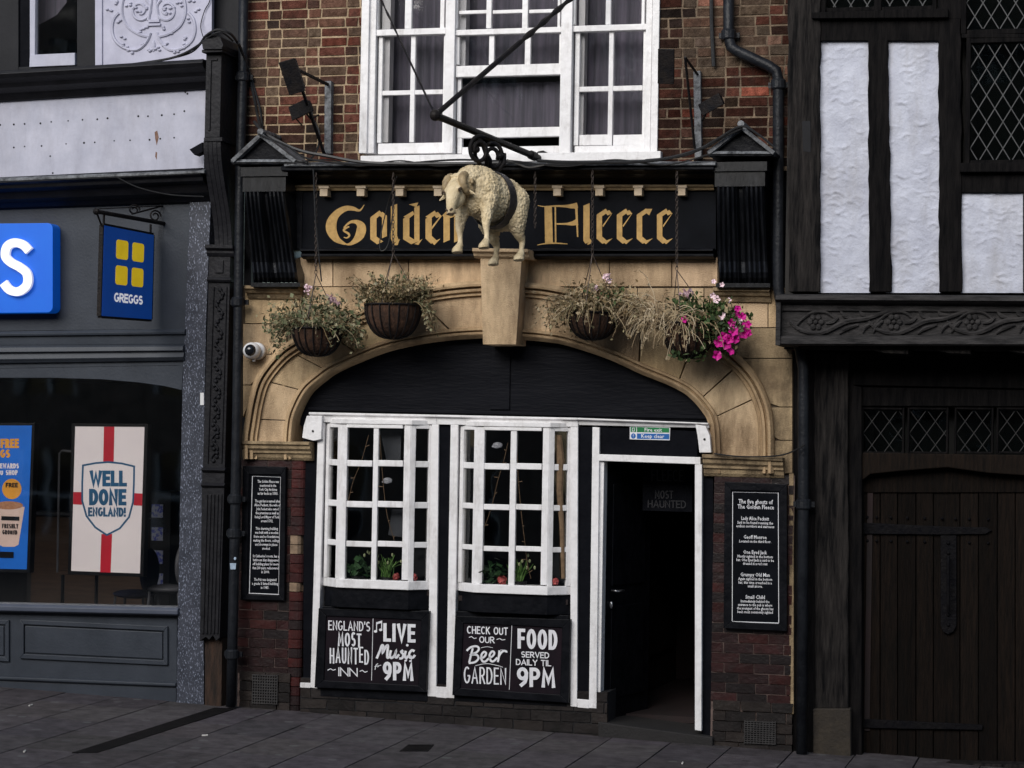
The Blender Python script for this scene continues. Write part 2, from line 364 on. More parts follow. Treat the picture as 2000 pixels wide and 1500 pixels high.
class Ink:
    """flat lettering; every stroke lies a hair above the one before"""
    def __init__(self, F, n=Vector((0, -1, 0))):
        self.b = B(); self.F = F; self.n = n; self.k = 0

    def strip(self, pts, w, cap=0.0):
        """pts in drawing units (px), w full width or list"""
        pts = [Vector((p[0], p[1])) for p in pts]
        pts = [p for i, p in enumerate(pts) if i == 0 or (p - pts[i - 1]).length > 1e-6]
        n = len(pts)
        if n < 2: return
        ws = w if isinstance(w, list) else [w] * n
        closed = (pts[0] - pts[-1]).length < 1e-4
        if cap and not closed:
            pts[0] = pts[0] - (pts[1] - pts[0]).normalized() * cap; pts[-1] = pts[-1] + (pts[-1] - pts[-2]).normalized() * cap
        self.k += 1; off = self.n * (0.00012 * self.k)
        L = []; Rr = []
        for i, p in enumerate(pts):
            a = (pts[i] - pts[i - 1]).normalized() if i > 0 else ((pts[-1] - pts[-2]).normalized() if closed else None)
            c = (pts[i + 1] - pts[i]).normalized() if i < n - 1 else ((pts[1] - pts[0]).normalized() if closed else None)
            a = a or c; c = c or a
            na = Vector((-a.y, a.x)); nc = Vector((-c.y, c.x)); mv = na + nc
            if mv.length < 1e-3: mv = na.copy()
            mv.normalize(); s = min(1 / max(mv.dot(na), 0.35), 2.2)
            d = mv * (ws[i] / 2 * s)
            L.append(p + d); Rr.append(p - d)
        va = [self.b.bm.verts.new(self.F(v.x, v.y) + off) for v in L]; vb = [self.b.bm.verts.new(self.F(v.x, v.y) + off) for v in Rr]
        for i in range(n - 1): self.b.face([va[i], va[i + 1], vb[i + 1], vb[i]])

    def fill(self, pts):
        self.k += 1; off = self.n * (0.00012 * self.k)
        self.b.face([self.b.bm.verts.new(self.F(x, y) + off) for x, y in pts])

    def word(self, s, x0, y0, x1, y1, w, slope=0.0, gap=0.16, hw=None, jit=0.0, slant=0.0, cap=True):
        """caps word whose strokes span x0..x1, y0(top)..y1(bottom); w stroke width in px"""
        tot = 0; H = (y1 - y0) - w
        for i, ch in enumerate(s): tot += GL[ch][0]
        gaps = len(s) - 1
        gp = w * 1.02 + gap * H * .5
        sx = (x1 - x0 - w - gaps * gp) / max(tot, 1e-6)
        x = x0 + w / 2
        for ch in s:
            gw, st = GL[ch]; j = (rnd.random() - 0.5) * jit * H; j2 = 1 + (rnd.random() - 0.5) * jit
            for pl in st:
                pp = []
                for (u, v) in pl:
                    X = x + u * sx + slant * v * H; Y = y1 - w / 2 - v * H * j2 + j + slope * (X - (x0 + x1) / 2)
                    pp.append((X, Y))
                self.strip(pp, w, cap=w / 2 if cap and len(pl) <= 5 else 0)
            x += gw * sx + gp

    def build(self, name, m, parent=None):
        return self.b.build(name, m, parent)


def small_text(ink, lines):
    """lines: (string, xc, ybase, height, width or None, slope) set in the built-in face"""
    for s, xc, yb, h, wd, slope in lines:
        cu = bpy.data.curves.new('lettering', 'FONT'); cu.body = s; cu.resolution_u = 1; cu.offset = 0.012
        ob = bpy.data.objects.new('lettering', cu); COL.objects.link(ob)
        bpy.context.view_layer.update()
        me = ob.evaluated_get(bpy.context.evaluated_depsgraph_get()).to_mesh()
        vs = [v.co.copy() for v in me.vertices]; fs = [list(p.vertices) for p in me.polygons]
        ob.to_mesh_clear(); bpy.data.objects.remove(ob); bpy.data.curves.remove(cu)
        if not vs: continue
        u0 = min(v.x for v in vs); u1 = max(v.x for v in vs); sc = h / 0.70
        sx = (wd / (u1 - u0)) if wd else sc * 0.92
        ink.k += 1; off = ink.n * (0.00012 * ink.k)
        vv = [ink.b.bm.verts.new(ink.F(xc + (v.x - (u0 + u1) / 2) * sx, yb - v.y * sc + slope * (v.x - (u0 + u1) / 2) * sx) + off) for v in vs]
        for f in fs: ink.b.face([vv[i] for i in f])


def plane(Y): return lambda x, y: P(x, y, Y)


# ------------------------------------------------------------------ ground
gA = P(0, 1341, 0); gB = P(1480, 1461, 0)
GS = (gB.z - gA.z) / (gB.x - gA.x)
CROSS = 0.018


def gz(x, y=0.0): return gA.z + GS * (x - gA.x) + CROSS * y * (1 if y < 0 else 0)


def ground():
    m = mat('pavement_slabs', (0.096, 0.089, 0.091), (0.052, 0.047, 0.049), 9, 0.8, 0.9, 150, spec=0.15, attr=True, dirt=0.7, dirtcol=(0.017, 0.015, 0.015), dscale=2.2, detail=12)
    n = m.node_tree.nodes; L = m.node_tree.links; bs = n['Principled BSDF']; src = bs.inputs['Base Color'].links[0].from_socket
    vo = n.new('ShaderNodeTexVoronoi'); vo.inputs['Scale'].default_value = 4.5; L.new(n['Texture Coordinate'].outputs['Object'], vo.inputs['Vector'])
    lt = n.new('ShaderNodeMath'); lt.operation = 'LESS_THAN'; lt.inputs[1].default_value = .17; L.new(vo.outputs['Distance'], lt.inputs[0])
    mu = n.new('ShaderNodeMath'); mu.operation = 'MULTIPLY'; mu.inputs[1].default_value = .55; L.new(lt.outputs[0], mu.inputs[0])
    gm = n.new('ShaderNodeMix'); gm.data_type = 'RGBA'; L.new(mu.outputs[0], gm.inputs[0]); L.new(src, gm.inputs[6]); L.new(vo.outputs['Color'], n.new('ShaderNodeHueSaturation').inputs['Color'])
    hs = n['Hue/Saturation/Value']; hs.inputs['Saturation'].default_value = .05; hs.inputs['Value'].default_value = .15
    L.new(hs.outputs[0], gm.inputs[7]); L.new(gm.outputs[2], bs.inputs['Base Color'])
    mj = mat('slab_joint', (0.007, 0.0065, 0.0065), None, 5, 0.9)
    b = B(True); lw, g = 0.461, 0.0055
    for i in range(-14, 22):
        x0 = -6.54 + i * lw; y = 2.6 - rnd.uniform(0, .6)
        while y > -4.2:
            ld = rnd.choice((.60, .72, .72, .85)); k = rnd.uniform(0.80, 1.15); b.col = (k, k * rnd.uniform(0.95, 1.0), k * rnd.uniform(0.95, 1.06), 1)
            dz = rnd.uniform(-0.0015, 0.0015); ya = max(y - ld + .003, -4.2)
            cs = [Vector((X + rnd.uniform(-.002, .002), Y, gz(X, Y) + dz)) for X, Y in ((x0 + g, y), (x0 + lw - g, y), (x0 + lw - g, ya), (x0 + g, ya))]
            b.prism(cs, [c - Vector((0, 0, 0.05)) for c in cs]); y -= ld
    o = structure(b.build('pavement', m, bevel=0.003))
    b = B(); X0, X1 = -60, 60
    for y0, y1, dz in ((3, -4.2, -0.012),):
        b.face([b.bm.verts.new(Vector((x, y, gz(x, y) + dz))) for x, y in ((X0, y0), (X1, y0), (X1, y1), (X0, y1))])
    structure(b.build('pavement_bed', mj))
    mr = mat('asphalt', (0.05, 0.05, 0.052), (0.035, 0.035, 0.037), 4, 0.85, 0.5, 150)
    b = B(); b.face([b.bm.verts.new(Vector((x, y, gz(x, y) - 0.13))) for x, y in ((-80, -4.0), (80, -4.0), (80, -90), (-80, -90))])
    structure(b.build('road', mr))
    mk = mat('kerb_stone', (0.12, 0.115, 0.11), None, 6, 0.8, 0.3, 80)
    b = B()
    for i in range(-30, 30):
        x = i * 0.92
        b.prism([Vector((xx, -4.21, gz(xx, -4.21) + dz)) for xx, dz in ((x, -0.3), (x + 0.91, -0.3), (x + 0.91, 0), (x, 0))],
                [Vector((xx, -4.36, gz(xx, -4.36) + dz)) for xx, dz in ((x, -0.3), (x + 0.91, -0.3), (x + 0.91, 0), (x, 0))])
    structure(b.build('kerb', mk, bevel=0.01))
    # dark channel drain
    md = mat('dark_drain_strip', (0.013, 0.012, 0.012), (0.007, 0.0065, 0.007), 12, 0.8, 0.4, 90, spec=.04)
    b = B()

    def G(px, py, lift):
        d = fw + rc * ((px - 1000) / FPX) - uc * ((py - 750) / FPX); p = CAM.copy(); t = 15.0
        for _ in range(30):
            q = CAM + d * t; e = q.z - gz(q.x, q.y); t += e / -(d.z) * 0.9
        q = CAM + d * t; q.z = gz(q.x, q.y) + lift; return q
    pts = [(418, 1383), (462, 1384), (190, 1471), (140, 1471)]
    f = [G(x, y, 0.004) for x, y in pts]
    b.prism(f, [p - Vector((0, 0, 0.03)) for p in f])
    tag(b.build('drain_channel', md), 'dark drain strip crossing the pavement from the foot of the left downpipe', 'drain')
    b = B(); f = [G(x, y, 0.004) for x, y in ((797, 1455), (848, 1455), (836, 1468), (780, 1468))]
    b.prism(f, [p - Vector((0, 0, 0.03)) for p in f])
    for t in (0.2, 0.4, 0.6, 0.8):
        a = f[0].lerp(f[3], t); c = f[1].lerp(f[2], t); b.tube([a.lerp(c, .06) , a.lerp(c, .94)], 0.004, 5)
    tag(b.build('utility_cover', md), 'small dark iron utility cover set in the pavement slabs', 'manhole cover')
    return G


G = ground()


# ------------------------------------------------------------------ bricks
def bricks(b, x0, y0, x1, y1, Y, ch, ln, pal, joint=0.009, proud=0.006, jit=0.004, bond=0, skip=None, mort=True, th=0.2):
    """one wall face of laid bricks; pixels bound the face"""
    xc, yc = (x0 + x1) / 2, (y0 + y1) / 2
    X0 = P(x0, yc, Y).x; X1 = P(x1, yc, Y).x; Zt = P(xc, y0, Y).z; Zb = P(xc, y1, Y).z
    n = int(math.ceil((Zt - Zb) / ch)); 
    for r in range(n):
        z1 = Zt - r * ch; z0 = max(z1 - ch + joint, Zb)
        if z1 - z0 < 0.015: continue
        x = X0 - (ln / 2 if (r % 2) else 0) - rnd.uniform(0, 0.03); k = r
        while x < X1:
            L = ln if (bond == 0 or (k % 2 == 0)) else ln / 2
            if rnd.random() < 0.06 and bond: L = ln / 2
            k += 1
            a = max(x, X0); c = min(x + L - joint, X1); x += L
            if c - a < 0.02: continue
            if skip and skip((a + c) / 2, (z0 + z1) / 2): continue
            co = pal()
            if bond:
                wv = noise.noise(Vector(((a + c) * .75, 2.0, z0 * 1.4))) + rnd.uniform(-.12, .12)
                if wv > .22: co = tuple(v * .62 + g * .38 for v, g in zip(co, (.17, .13, .092)))
                elif wv < -.18: co = tuple(v * .55 for v in co)
            b.col = (*co, 1)
            d = rnd.uniform(-0.003, 0.004)
            f = []
            for xx, zz in ((a, z0), (c, z0), (c, z1), (a, z1)):
                f.append(Vector((xx + rnd.uniform(-jit, jit), Y - proud + d + rnd.uniform(-.0015, .0015), zz + rnd.uniform(-jit, jit) * .7)))
            b.prism(f, [Vector((p.x, Y + 0.03, p.z)) for p in f])
    return X0, X1, Zb, Zt


def pal_upper():
    t = rnd.random()
    if t < 0.40: c = (0.14, 0.055, 0.040)
    elif t < 0.66: c = (0.085, 0.044, 0.034)
    elif t < 0.76: c = (0.155, 0.05, 0.034)
    elif t < 0.90: c = (0.14, 0.092, 0.064)
    else: c = (0.05, 0.034, 0.030)
    k = rnd.uniform(0.75, 1.25); return tuple(v * k for v in c)


def pal_glazed():
    c = rnd.choice([(0.032, 0.0095, 0.0095), (0.022, 0.0085, 0.009), (0.042, 0.010, 0.009), (0.013, 0.0085, 0.009)])
    k = rnd.uniform(0.8, 1.2); return tuple(v * k for v in c)


def pal_plinth():
    c = rnd.choice([(0.020, 0.0165, 0.0155), (0.027, 0.021, 0.0185), (0.015, 0.0125, 0.012)])
    k = rnd.uniform(0.8, 1.2); return tuple(v * k for v in c)


# ================================================================== PUB
pub = thing('pub_building', 'brick pub with a wide sandstone arch over white framed bay windows and an open door', 'pub', (P(985, 1420).x, 0, gz(P(985, 1420).x)))

# upper brickwork
def pal_sooty():
    c = pal_upper(); k = rnd.uniform(.35, .75) if rnd.random() < .85 else rnd.uniform(1.2, 2.2); return (c[0] * k, c[1] * k * .95, c[2] * k * .92)


M['darkmortar'] = mat('sooty_mortar', (0.22, 0.165, 0.115), (0.07, 0.052, 0.04), 9, 0.95, 0.8, 80, spec=0.05, dirt=0.85, dscale=4)
for q, pal_, mo in (((478, -260, 712, 330), pal_upper, 'mortar'), ((1282, -260, 1546, 330), pal_sooty, 'darkmortar'), ((713, -400, 1281, -265), pal_upper, 'mortar')):
    b = B(True); bricks(b, *q, 0, 0.0775, 0.225, pal_, bond=1, joint=.015, proud=.006, jit=.004)
    bw_ = b.build('brick_wall', M['brick'], pub)
    b = B(); b.q(q[0] - 7, q[1], q[2] + 3, q[3] + 5, 0.0005, 0.22); b.build('mortar_bed', M[mo], bw_)
b = B(); b.q(1390, 330, 1600, 640, .10, .1); b.build('return_wall', M['black'], pub)

# ---- sash windows on the first floor
YF = -0.03      # frame face


def sash(name, quads, glassrects, parent, lab=None, lining=None, extra=None, curtain=None):
    fb = B()
    for (x0, y0, x1, y1, Y, th) in quads: fb.q(x0, y0, x1, y1, Y, th)
    f = fb.build(name, M['white'], parent, bevel=0.004)
    if lab: f['label'] = lab
    g = B()
    for (x0, y0, x1, y1, Y) in glassrects: g.q(x0, y0, x1, y1, Y, 0.004)
    g.build('pane', M['glass2'], f)
    if lining:
        l = B()
        for (x0, y0, x1, y1, Y, th) in lining: l.q(x0, y0, x1, y1, Y, th)
        l.build('lining', M['lining'], f)
    if curtain:
        c = B()
        for (x0, y0, x1, y1, Y) in curtain:
            n = 26
            A = P(x0, (y0 + y1) / 2, Y).x; Z = P(x1, (y0 + y1) / 2, Y).x; zt = P((x0 + x1) / 2, y0, Y).z; zb = P((x0 + x1) / 2, y1, Y).z
            vt = []; vb = []
            for i in range(n + 1):
                xx = A + (Z - A) * i / n; yy = Y + 0.02 * math.sin(i * 1.9) + 0.01 * math.sin(i * 0.7)
                vt.append(c.bm.verts.new((xx, yy, zt))); vb.append(c.bm.verts.new((xx, yy, zb)))
            for i in range(n): c.face([vt[i], vt[i + 1], vb[i + 1], vb[i]])
        c.build('reflection_curtain', M['curtain'], f, smooth=True)  # curtain sheet whose tint stands in for reflections on the glass
    return f


T = -250
# left pair
sash('sash_window', [
    (735, T, 741, 56, 0.02, .05), (793, T, 806, 56, 0.02, .04), (862, T, 870, 56, 0.02, .05),
    (735, 56, 870, 68, 0.005, .06), (741, -100, 862, -92, 0.021, .035),
    (738, 68.3, 746, 279, 0.035, .05), (801, 68.3, 810, 278, 0.036, .04), (865, 68.3, 871, 279, 0.035, .05),
    (746.3, 176, 864.7, 185, 0.040, .035), (738, 279.3, 871, 300, 0.03, .06)],
    [(741, T, 862, 57, 0.045), (746, 68, 865, 280, 0.06)], pub, None,
    [(747, T, 763, 278, 0.085, .10)], None, [(735, T, 872, 300, 0.30)])
# centre, sash pushed up with a gap below
sash('sash_window', [
    (889, T, 896, 55, 0.02, .05), (952, T, 962, 55, 0.02, .04), (1022, T, 1033, 55, 0.02, .04), (1091, T, 1096, 55, 0.02, .05),
    (896.3, 20, 951.7, 27, 0.026, .035), (962.3, 19, 1021.7, 26, 0.026, .035), (1033.3, 18, 1090.7, 25, 0.026, .035), (889, 55.3, 1096, 66, 0.005, .06),
    (889, 66.3, 897, 126, 0.03, .05), (955, 66.3, 965, 126, 0.031, .04), (1025, 66.3, 1036, 126, 0.031, .04), (1092, 66.3, 1096, 126, 0.03, .05),
    (890, 126.3, 1096, 148, 0.012, .06), (893, 148.3, 900, 249, 0.05, .04),
    (893, 249.3, 1096, 268, 0.045, .05), (893, 268.3, 902, 300, 0.05, .05), (902.3, 286, 1096, 300, 0.04, .06)],
    [(896, T, 1092, 56, 0.045), (897, 66, 1092, 127, 0.055), (900, 148, 1096, 250, 0.07)], pub, 'middle sash window pushed open with a dark gap above its sill',
    [(899, T, 912, 146, 0.085, .10)], None, [(892, T, 1098, 146, 0.30), (898, 162, 1098, 249, 0.20)])
# right pair
sash('sash_window', [
    (1118, T, 1126, 48, 0.02, .05), (1185, T, 1195, 48, 0.02, .04), (1255, T, 1261, 48, 0.02, .05), (1118, 48.3, 1262, 60, 0.005, .06),
    (1122, 60.3, 1131, 284, 0.035, .05), (1188, 60.3, 1197, 284, 0.036, .04), (1255, 60.3, 1262, 284, 0.035, .05),
    (1131.3, 168, 1254.7, 178, 0.040, .035), (1122, 284.3, 1262, 300, 0.03, .06), (1131.3, 263, 1187.7, 284, 0.043, .03), (1197.3, 263, 1254.7, 284, 0.043, .03)],
    [(1126, T, 1255, 49, 0.045), (1131, 60, 1255, 285, 0.07)], pub, None,
    [(1131, T, 1143, 284, 0.09, .10)], None, [(1118, T, 1262, 300, 0.30)])
b = B()   # box frames, mullions, sill
b.q(706, T, 721, 299, YF, .2); b.q(721.3, T, 735, 299, YF + .025, .16)
b.q(870.5, T, 889, 299, YF + 0.01, .16); b.q(1096.3, T, 1118, 299, YF + 0.01, .16)
b.q(1262, T, 1274, 299, YF + .025, .16); b.q(1274.3, T, 1288, 299, YF, .2)
b.q(704, 299.6, 1290, 316, YF - 0.05, .26)
b.build('window_frame', M['white'], pub, bevel=0.004)
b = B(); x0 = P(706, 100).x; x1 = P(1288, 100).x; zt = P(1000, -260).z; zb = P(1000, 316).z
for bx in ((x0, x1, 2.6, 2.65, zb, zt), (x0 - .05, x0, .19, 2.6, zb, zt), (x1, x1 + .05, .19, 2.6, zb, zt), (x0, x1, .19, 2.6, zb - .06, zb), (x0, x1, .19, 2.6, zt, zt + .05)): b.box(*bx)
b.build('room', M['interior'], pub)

# ---- stone arch
IN = [(571, 897), (570, 870), (573, 828), (581, 800), (600, 765), (627, 741), (653, 723), (707, 699), (760, 680), (840, 664), (933, 656), (1011, 659), (1060, 663), (1107, 671), (1187, 697), (1253, 727), (1310, 750), (1345, 770), (1373, 800), (1387, 827), (1391, 880), (1391, 925)]
OUT = [(476, 897), (476, 856), (480, 827), (488, 781), (501, 739), (528, 701), (560, 672), (620, 640), (700, 606), (765, 581), (835, 562), (936, 551), (1040, 555), (1096, 563), (1180, 580), (1260, 604), (1340, 634), (1420, 680), (1470, 728), (1497, 780), (1507, 830), (1508, 925)]
INc = catmull(IN, 5); OUTc = catmull(OUT, 5)


def curve_mould(b, c, offs, back):
    """run a moulding along a curve given in pixels; offs=[(inward px, Y)]"""
    n = len(c); cen = (985, 900); rings = []
    for i, p in enumerate(c):
        a = c[max(i - 1, 0)]; d = c[min(i + 1, n - 1)]; tx, ty = d[0] - a[0], d[1] - a[1]; l = math.hypot(tx, ty)
        nx, ny = -ty / l, tx / l     # to the inside of the arch
        if nx * (cen[0] - p[0]) + ny * (cen[1] - p[1]) < 0: nx, ny = -nx, -ny
        rings.append([P(p[0] + nx * o, p[1] + ny * o, Y) for o, Y in offs] + [P(p[0] + nx * offs[-1][0], p[1] + ny * offs[-1][0], offs[-1][1]) * 0 + Vector((P(p[0] + nx * offs[-1][0], p[1] + ny * offs[-1][0], offs[-1][1]).x, back, P(p[0] + nx * offs[-1][0], p[1] + ny * offs[-1][0], offs[-1][1]).z)), Vector((P(p[0] + nx * offs[0][0], p[1] + ny * offs[0][0], offs[0][1]).x, back, P(p[0] + nx * offs[0][0], p[1] + ny * offs[0][0], offs[0][1]).z))])
    vr = [[b.bm.verts.new(v) for v in r] for r in rings]
    for r, s in zip(vr, vr[1:]):
        for k in range(len(r)): b.face([r[k], r[(k + 1) % len(r)], s[(k + 1) % len(r)], s[k]])
    b.face(vr[0]); b.face(vr[-1][::-1])


b = B(True); n = len(INc)
# voussoir ring: blocks with open joints, between hood and intrados
def lerp2(a, c, t): return (a[0] + (c[0] - a[0]) * t, a[1] + (c[1] - a[1]) * t)
def along(c, t):
    k = t * (len(c) - 1); i = min(int(k), len(c) - 2); return lerp2(c[i], c[i + 1], k - i)
cuts = [0.0, 0.105, 0.19, 0.275, 0.335, 0.40, 0.455, 0.525, 0.59, 0.65, 0.71, 0.775, 0.835, 0.895, 1.0]
for a, c in zip(cuts, cuts[1:]):
    N = 8; g = 0.0011; fo = [along(OUTc, a + g + (c - a - 2 * g) * i / N) for i in range(N + 1)]; fi = [along(INc, a + g + (c - a - 2 * g) * i / N) for i in range(N + 1)]
    dy = rnd.uniform(-0.003, 0.003); kk = rnd.uniform(.76, 1.1); b.col = (kk, kk * rnd.uniform(.97, 1.02), kk * rnd.uniform(.92, 1.02), 1)
    A = [P(x, y, -0.006 + dy) for x, y in fo]; C = [P(x, y, -0.006 + dy) for x, y in fi]
    rows = [A, C, [p + Vector((0, .30, 0)) for p in C], [p + Vector((0, .30, 0)) for p in A]]
    vs = [[b.bm.verts.new(p) for p in r] for r in rows]
    for k in range(4):
        r, s = vs[k], vs[(k + 1) % 4]
        for i in range(N): b.face([r[i], r[i + 1], s[i + 1], s[i]])
    b.face([vs[k][0] for k in range(4)]); b.face([vs[k][-1] for k in range(4)][::-1])
b.col = (.82, .80, .76, 1)
curve_mould(b, OUTc, [(-3, -.05), (3, -.085), (8, -.08), (9, -.030), (11, -.030), (13, -.06), (18, -.055), (20, -.025), (26, -.035), (27, -.008)], 0.2)
curve_mould(b, INc, [(-17, -.010), (-16, -.038), (-11, -.042), (-10, -.010), (-8, -.010), (-7, -.034), (-3, -.030), (0, -.012), (4, .02)], 0.26)
st = b.build('stone_arch', M['stone'], pub, smooth=False, bevel=0.003)

# spandrel masonry, built in courses of blocks
b = B(True)


def out_y(x):
    best = None
    for p, q in zip(OUTc, OUTc[1:]):
        if min(p[0], q[0]) <= x <= max(p[0], q[0]) and abs(p[0] - q[0]) > 1e-6:
            y = p[1] + (q[1] - p[1]) * (x - p[0]) / (q[0] - p[0]); best = y if best is None else min(best, y)
    return best


def block(x0, x1, y0, y1):
    """stone block, bottom edge following the hood of the arch"""
    kk = rnd.uniform(.80, 1.08); b.col = (kk, kk * rnd.uniform(.97, 1.02), kk * rnd.uniform(.92, 1.02), 1)
    g = .85; x0 += g; x1 -= g; y0 += g; y1 -= g
    N = 6; bot = []
    for i in range(N + 1):
        x = x0 + (x1 - x0) * i / N; h = out_y(x); bot.append((x, min(y1, (h + 2)) if h is not None else y1))
    pts = [(x0, y0), (x1, y0)] + [p for p in bot[::-1]]
    if max(p[1] for p in bot) - y0 < 2: return
    keep = [p for p in pts[2:] if p[1] > y0 + 0.5]
    if len(keep) < 2: return
    b.poly([(x0, y0), (x1, y0)] + keep if keep[0][0] == x1 or True else pts, rnd.uniform(-.002, .002), 0.25)


for x0, x1 in ((584, 650), (650, 798), (798, 941), (1018, 1190), (1190, 1312), (1312, 1402)): block(x0, x1, 502, 560)
for x0, x1 in ((478, 585), (585, 712), (712, 842)): block(x0, x1, 560, 632)
for x0, x1 in ((1120, 1245), (1245, 1375), (1375, 1500), (1500, 1548)): block(x0, x1, 562, 640)
for y0, y1 in ((632, 692), (692, 752), (752, 815)): block(474, 560, y0, y1)
sp = b.build('spandrel_stonework', M['stone'], pub, bevel=0.002)
b = B()
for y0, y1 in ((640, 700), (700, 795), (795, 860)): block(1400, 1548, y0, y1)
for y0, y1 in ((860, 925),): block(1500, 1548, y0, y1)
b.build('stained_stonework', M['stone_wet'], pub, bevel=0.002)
b = B()   # joint mortar behind the blocks
b.poly([(583, 502), (1403, 502), (1403, 561), (1549, 561), (1549, 926), (1500, 926), (1500, 640)] + [(x, y + 3) for x, y in OUT[18:4:-1]] + [(500, 740), (474, 815), (476, 561), (583, 561)], 0.018, 0.2)
b.build('joint_mortar', M['joint'], pub)
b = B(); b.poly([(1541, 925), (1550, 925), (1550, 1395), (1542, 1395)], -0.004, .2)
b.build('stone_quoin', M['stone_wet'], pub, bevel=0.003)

b = B(True)   # keystone
b.prism([P(938, 503, -.22), P(1019, 503, -.22), P(1008, 673, -.19), P(943, 673, -.19)],
        [P(938, 503, -.22) + Vector((0, .3, 0)), P(1019, 503, -.22) + Vector((0, .3, 0)), P(1008, 673, -.19) + Vector((0, .3, 0)), P(943, 673, -.19) + Vector((0, .3, 0))])
b.mould((924, 485, 503), (1033, 487, 505), [(0, -.29), (.35, -.29), (.5, -.26), (.8, -.25), (1, -.225)], 0.0)
b.build('keystone', M['stone'], pub, bevel=0.004)
capprof = [(0, -.10), (.16, -.10), (.2, -.08), (.38, -.078), (.5, -.055), (.62, -.055), (.66, -.038), (.85, -.03), (1, -.012)]
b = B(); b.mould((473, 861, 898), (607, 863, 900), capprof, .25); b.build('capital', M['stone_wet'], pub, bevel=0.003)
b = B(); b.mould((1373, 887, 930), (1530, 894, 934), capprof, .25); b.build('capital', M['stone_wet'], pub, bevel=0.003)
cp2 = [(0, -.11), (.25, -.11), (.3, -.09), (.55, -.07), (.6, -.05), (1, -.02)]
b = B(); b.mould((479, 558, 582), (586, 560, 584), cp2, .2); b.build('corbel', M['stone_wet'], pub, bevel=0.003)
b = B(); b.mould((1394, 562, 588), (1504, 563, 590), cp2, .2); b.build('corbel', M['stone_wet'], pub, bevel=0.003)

# ---- brick piers
b = B(True); b.mi = 0
bricks(b, 468, 899, 566, 1315, 0, 0.0755, 0.23, pal_glazed, joint=0.0075, proud=0.006, jit=0.002)
b.mi = 0; bricks(b, 468, 1313, 566, 1400, -0.015, 0.078, 0.23, pal_plinth, joint=0.007, proud=0.006, jit=0.004)
# rounded corner bricks of the reveal, each course a nosing
x0 = P(566, 1100).x; x1 = P(592, 1100).x; zt = P(580, 899).z; zb = P(580, 1400).z; r = 0
while zt - r * 0.0755 > zb:
    z1 = zt - r * 0.0755; z0 = z1 - 0.0695; co = pal_glazed(); b.col = (co[0] * 1.5, co[1] * 1.2, co[2] * 1.2, 1)
    pts = [(x0 + .003, -.005), (x1 - .035, -.005), (x1 - .015, 0.002), (x1 - .004, .018), (x1, .04), (x1, .30), (x0 + .003, .30)]
    if r in (8, 9, 13): pts = [(x0 + .003, -.005), (x1 - .05, -.004), (x1 - .03, 0.02), (x1 - .02, .05), (x1, .08), (x1, .30), (x0 + .003, .30)]; b.col = (.30, .21, .14, 1)
    b.prism([Vector((x, y, z0)) for x, y in pts], [Vector((x, y, z1)) for x, y in pts]); r += 1
pr = b.build('brick_pier', M['glazed'], pub)
m_ = B(); m_.q(468, 899, 567, 1400, 0.003, .25); m_.build('pier_mortar', M['thinmortar'], pub)
b = B(True)
bricks(b, 1392, 927, 1547, 1372, 0, 0.0755, 0.23, pal_glazed, joint=0.0075, proud=0.006, jit=0.002)
bricks(b, 1392, 1371, 1547, 1500, -0.012, 0.078, 0.23, pal_plinth, joint=0.007, proud=0.006, jit=0.004)
b.build('brick_pier', M['glazed'], pub)
m_ = B(); m_.q(1391, 927, 1548, 1500, 0.003, .35); m_.build('pier_mortar', M['thinmortar'], pub)
b = B(True); bricks(b, 586, 1338, 1186, 1440, -0.02, 0.082, 0.24, pal_plinth, joint=0.008, proud=0.006, jit=0.005)
b.build('brick_plinth', M['glazed'], pub)
b = B(); b.q(586, 1338, 1186, 1450, -0.017, .3); b.build('plinth_mortar', M['hole'], pub)

# ---- black tympanum
b = B(); b.poly([(x, y) for x, y in [(594, 835)] + [(x, y - 6) for x, y in INc[10:-12]] + [(1386, 850)]], 0.12, 0.1)
b.q(958, 655, 996, 800, 0.105, .014)
b.poly([(600, 795), (1380, 812), (1382, 818), (602, 801)], 0.09, .029)
b.build('tympanum_board', mat('black_board_paint', (.0045, .005, .0075), (.0075, .008, .011), 3, .5, .35, 22, spec=.06, stretch=(.5, 1, 2.5)), pub, bevel=0.003)

# ---- white joinery
b = B()
b.mould((604, 805, 824), (852, 810, 829), [(0, -.06), (.22, -.06), (.3, -.035), (1, -.03)], .12)
b.mould((852.3, 810, 829), (1128, 816, 834), [(0, -.062), (.22, -.062), (.3, -.037), (1, -.032)], .12)
b.mould((1128.3, 816, 830), (1384, 826, 836), [(0, -.06), (.25, -.06), (.4, -.03), (1, -.02)], .12)
b.poly([(599, 812), (629, 812), (627, 858), (612, 861), (590, 855), (593, 832)], -0.068, .1)
b.poly([(1358, 829), (1378, 832), (1386, 850), (1389, 884), (1366, 884), (1362, 850)], -0.068, .1)
b.mi = 1; b.ball(P(611, 842, -.069), .010, 8, 5); b.ball(P(1376, 858, -.069), .010, 8, 5)
b.build('white_beam', [M['white'], M['hole']], pub, bevel=0.004)


def post(name, tl, tr, br, bl, Y, th, m='white'):
    b = B(); b.poly([tl, tr, br, bl], Y, th); return b.build(name, M[m], pub, bevel=0.004)


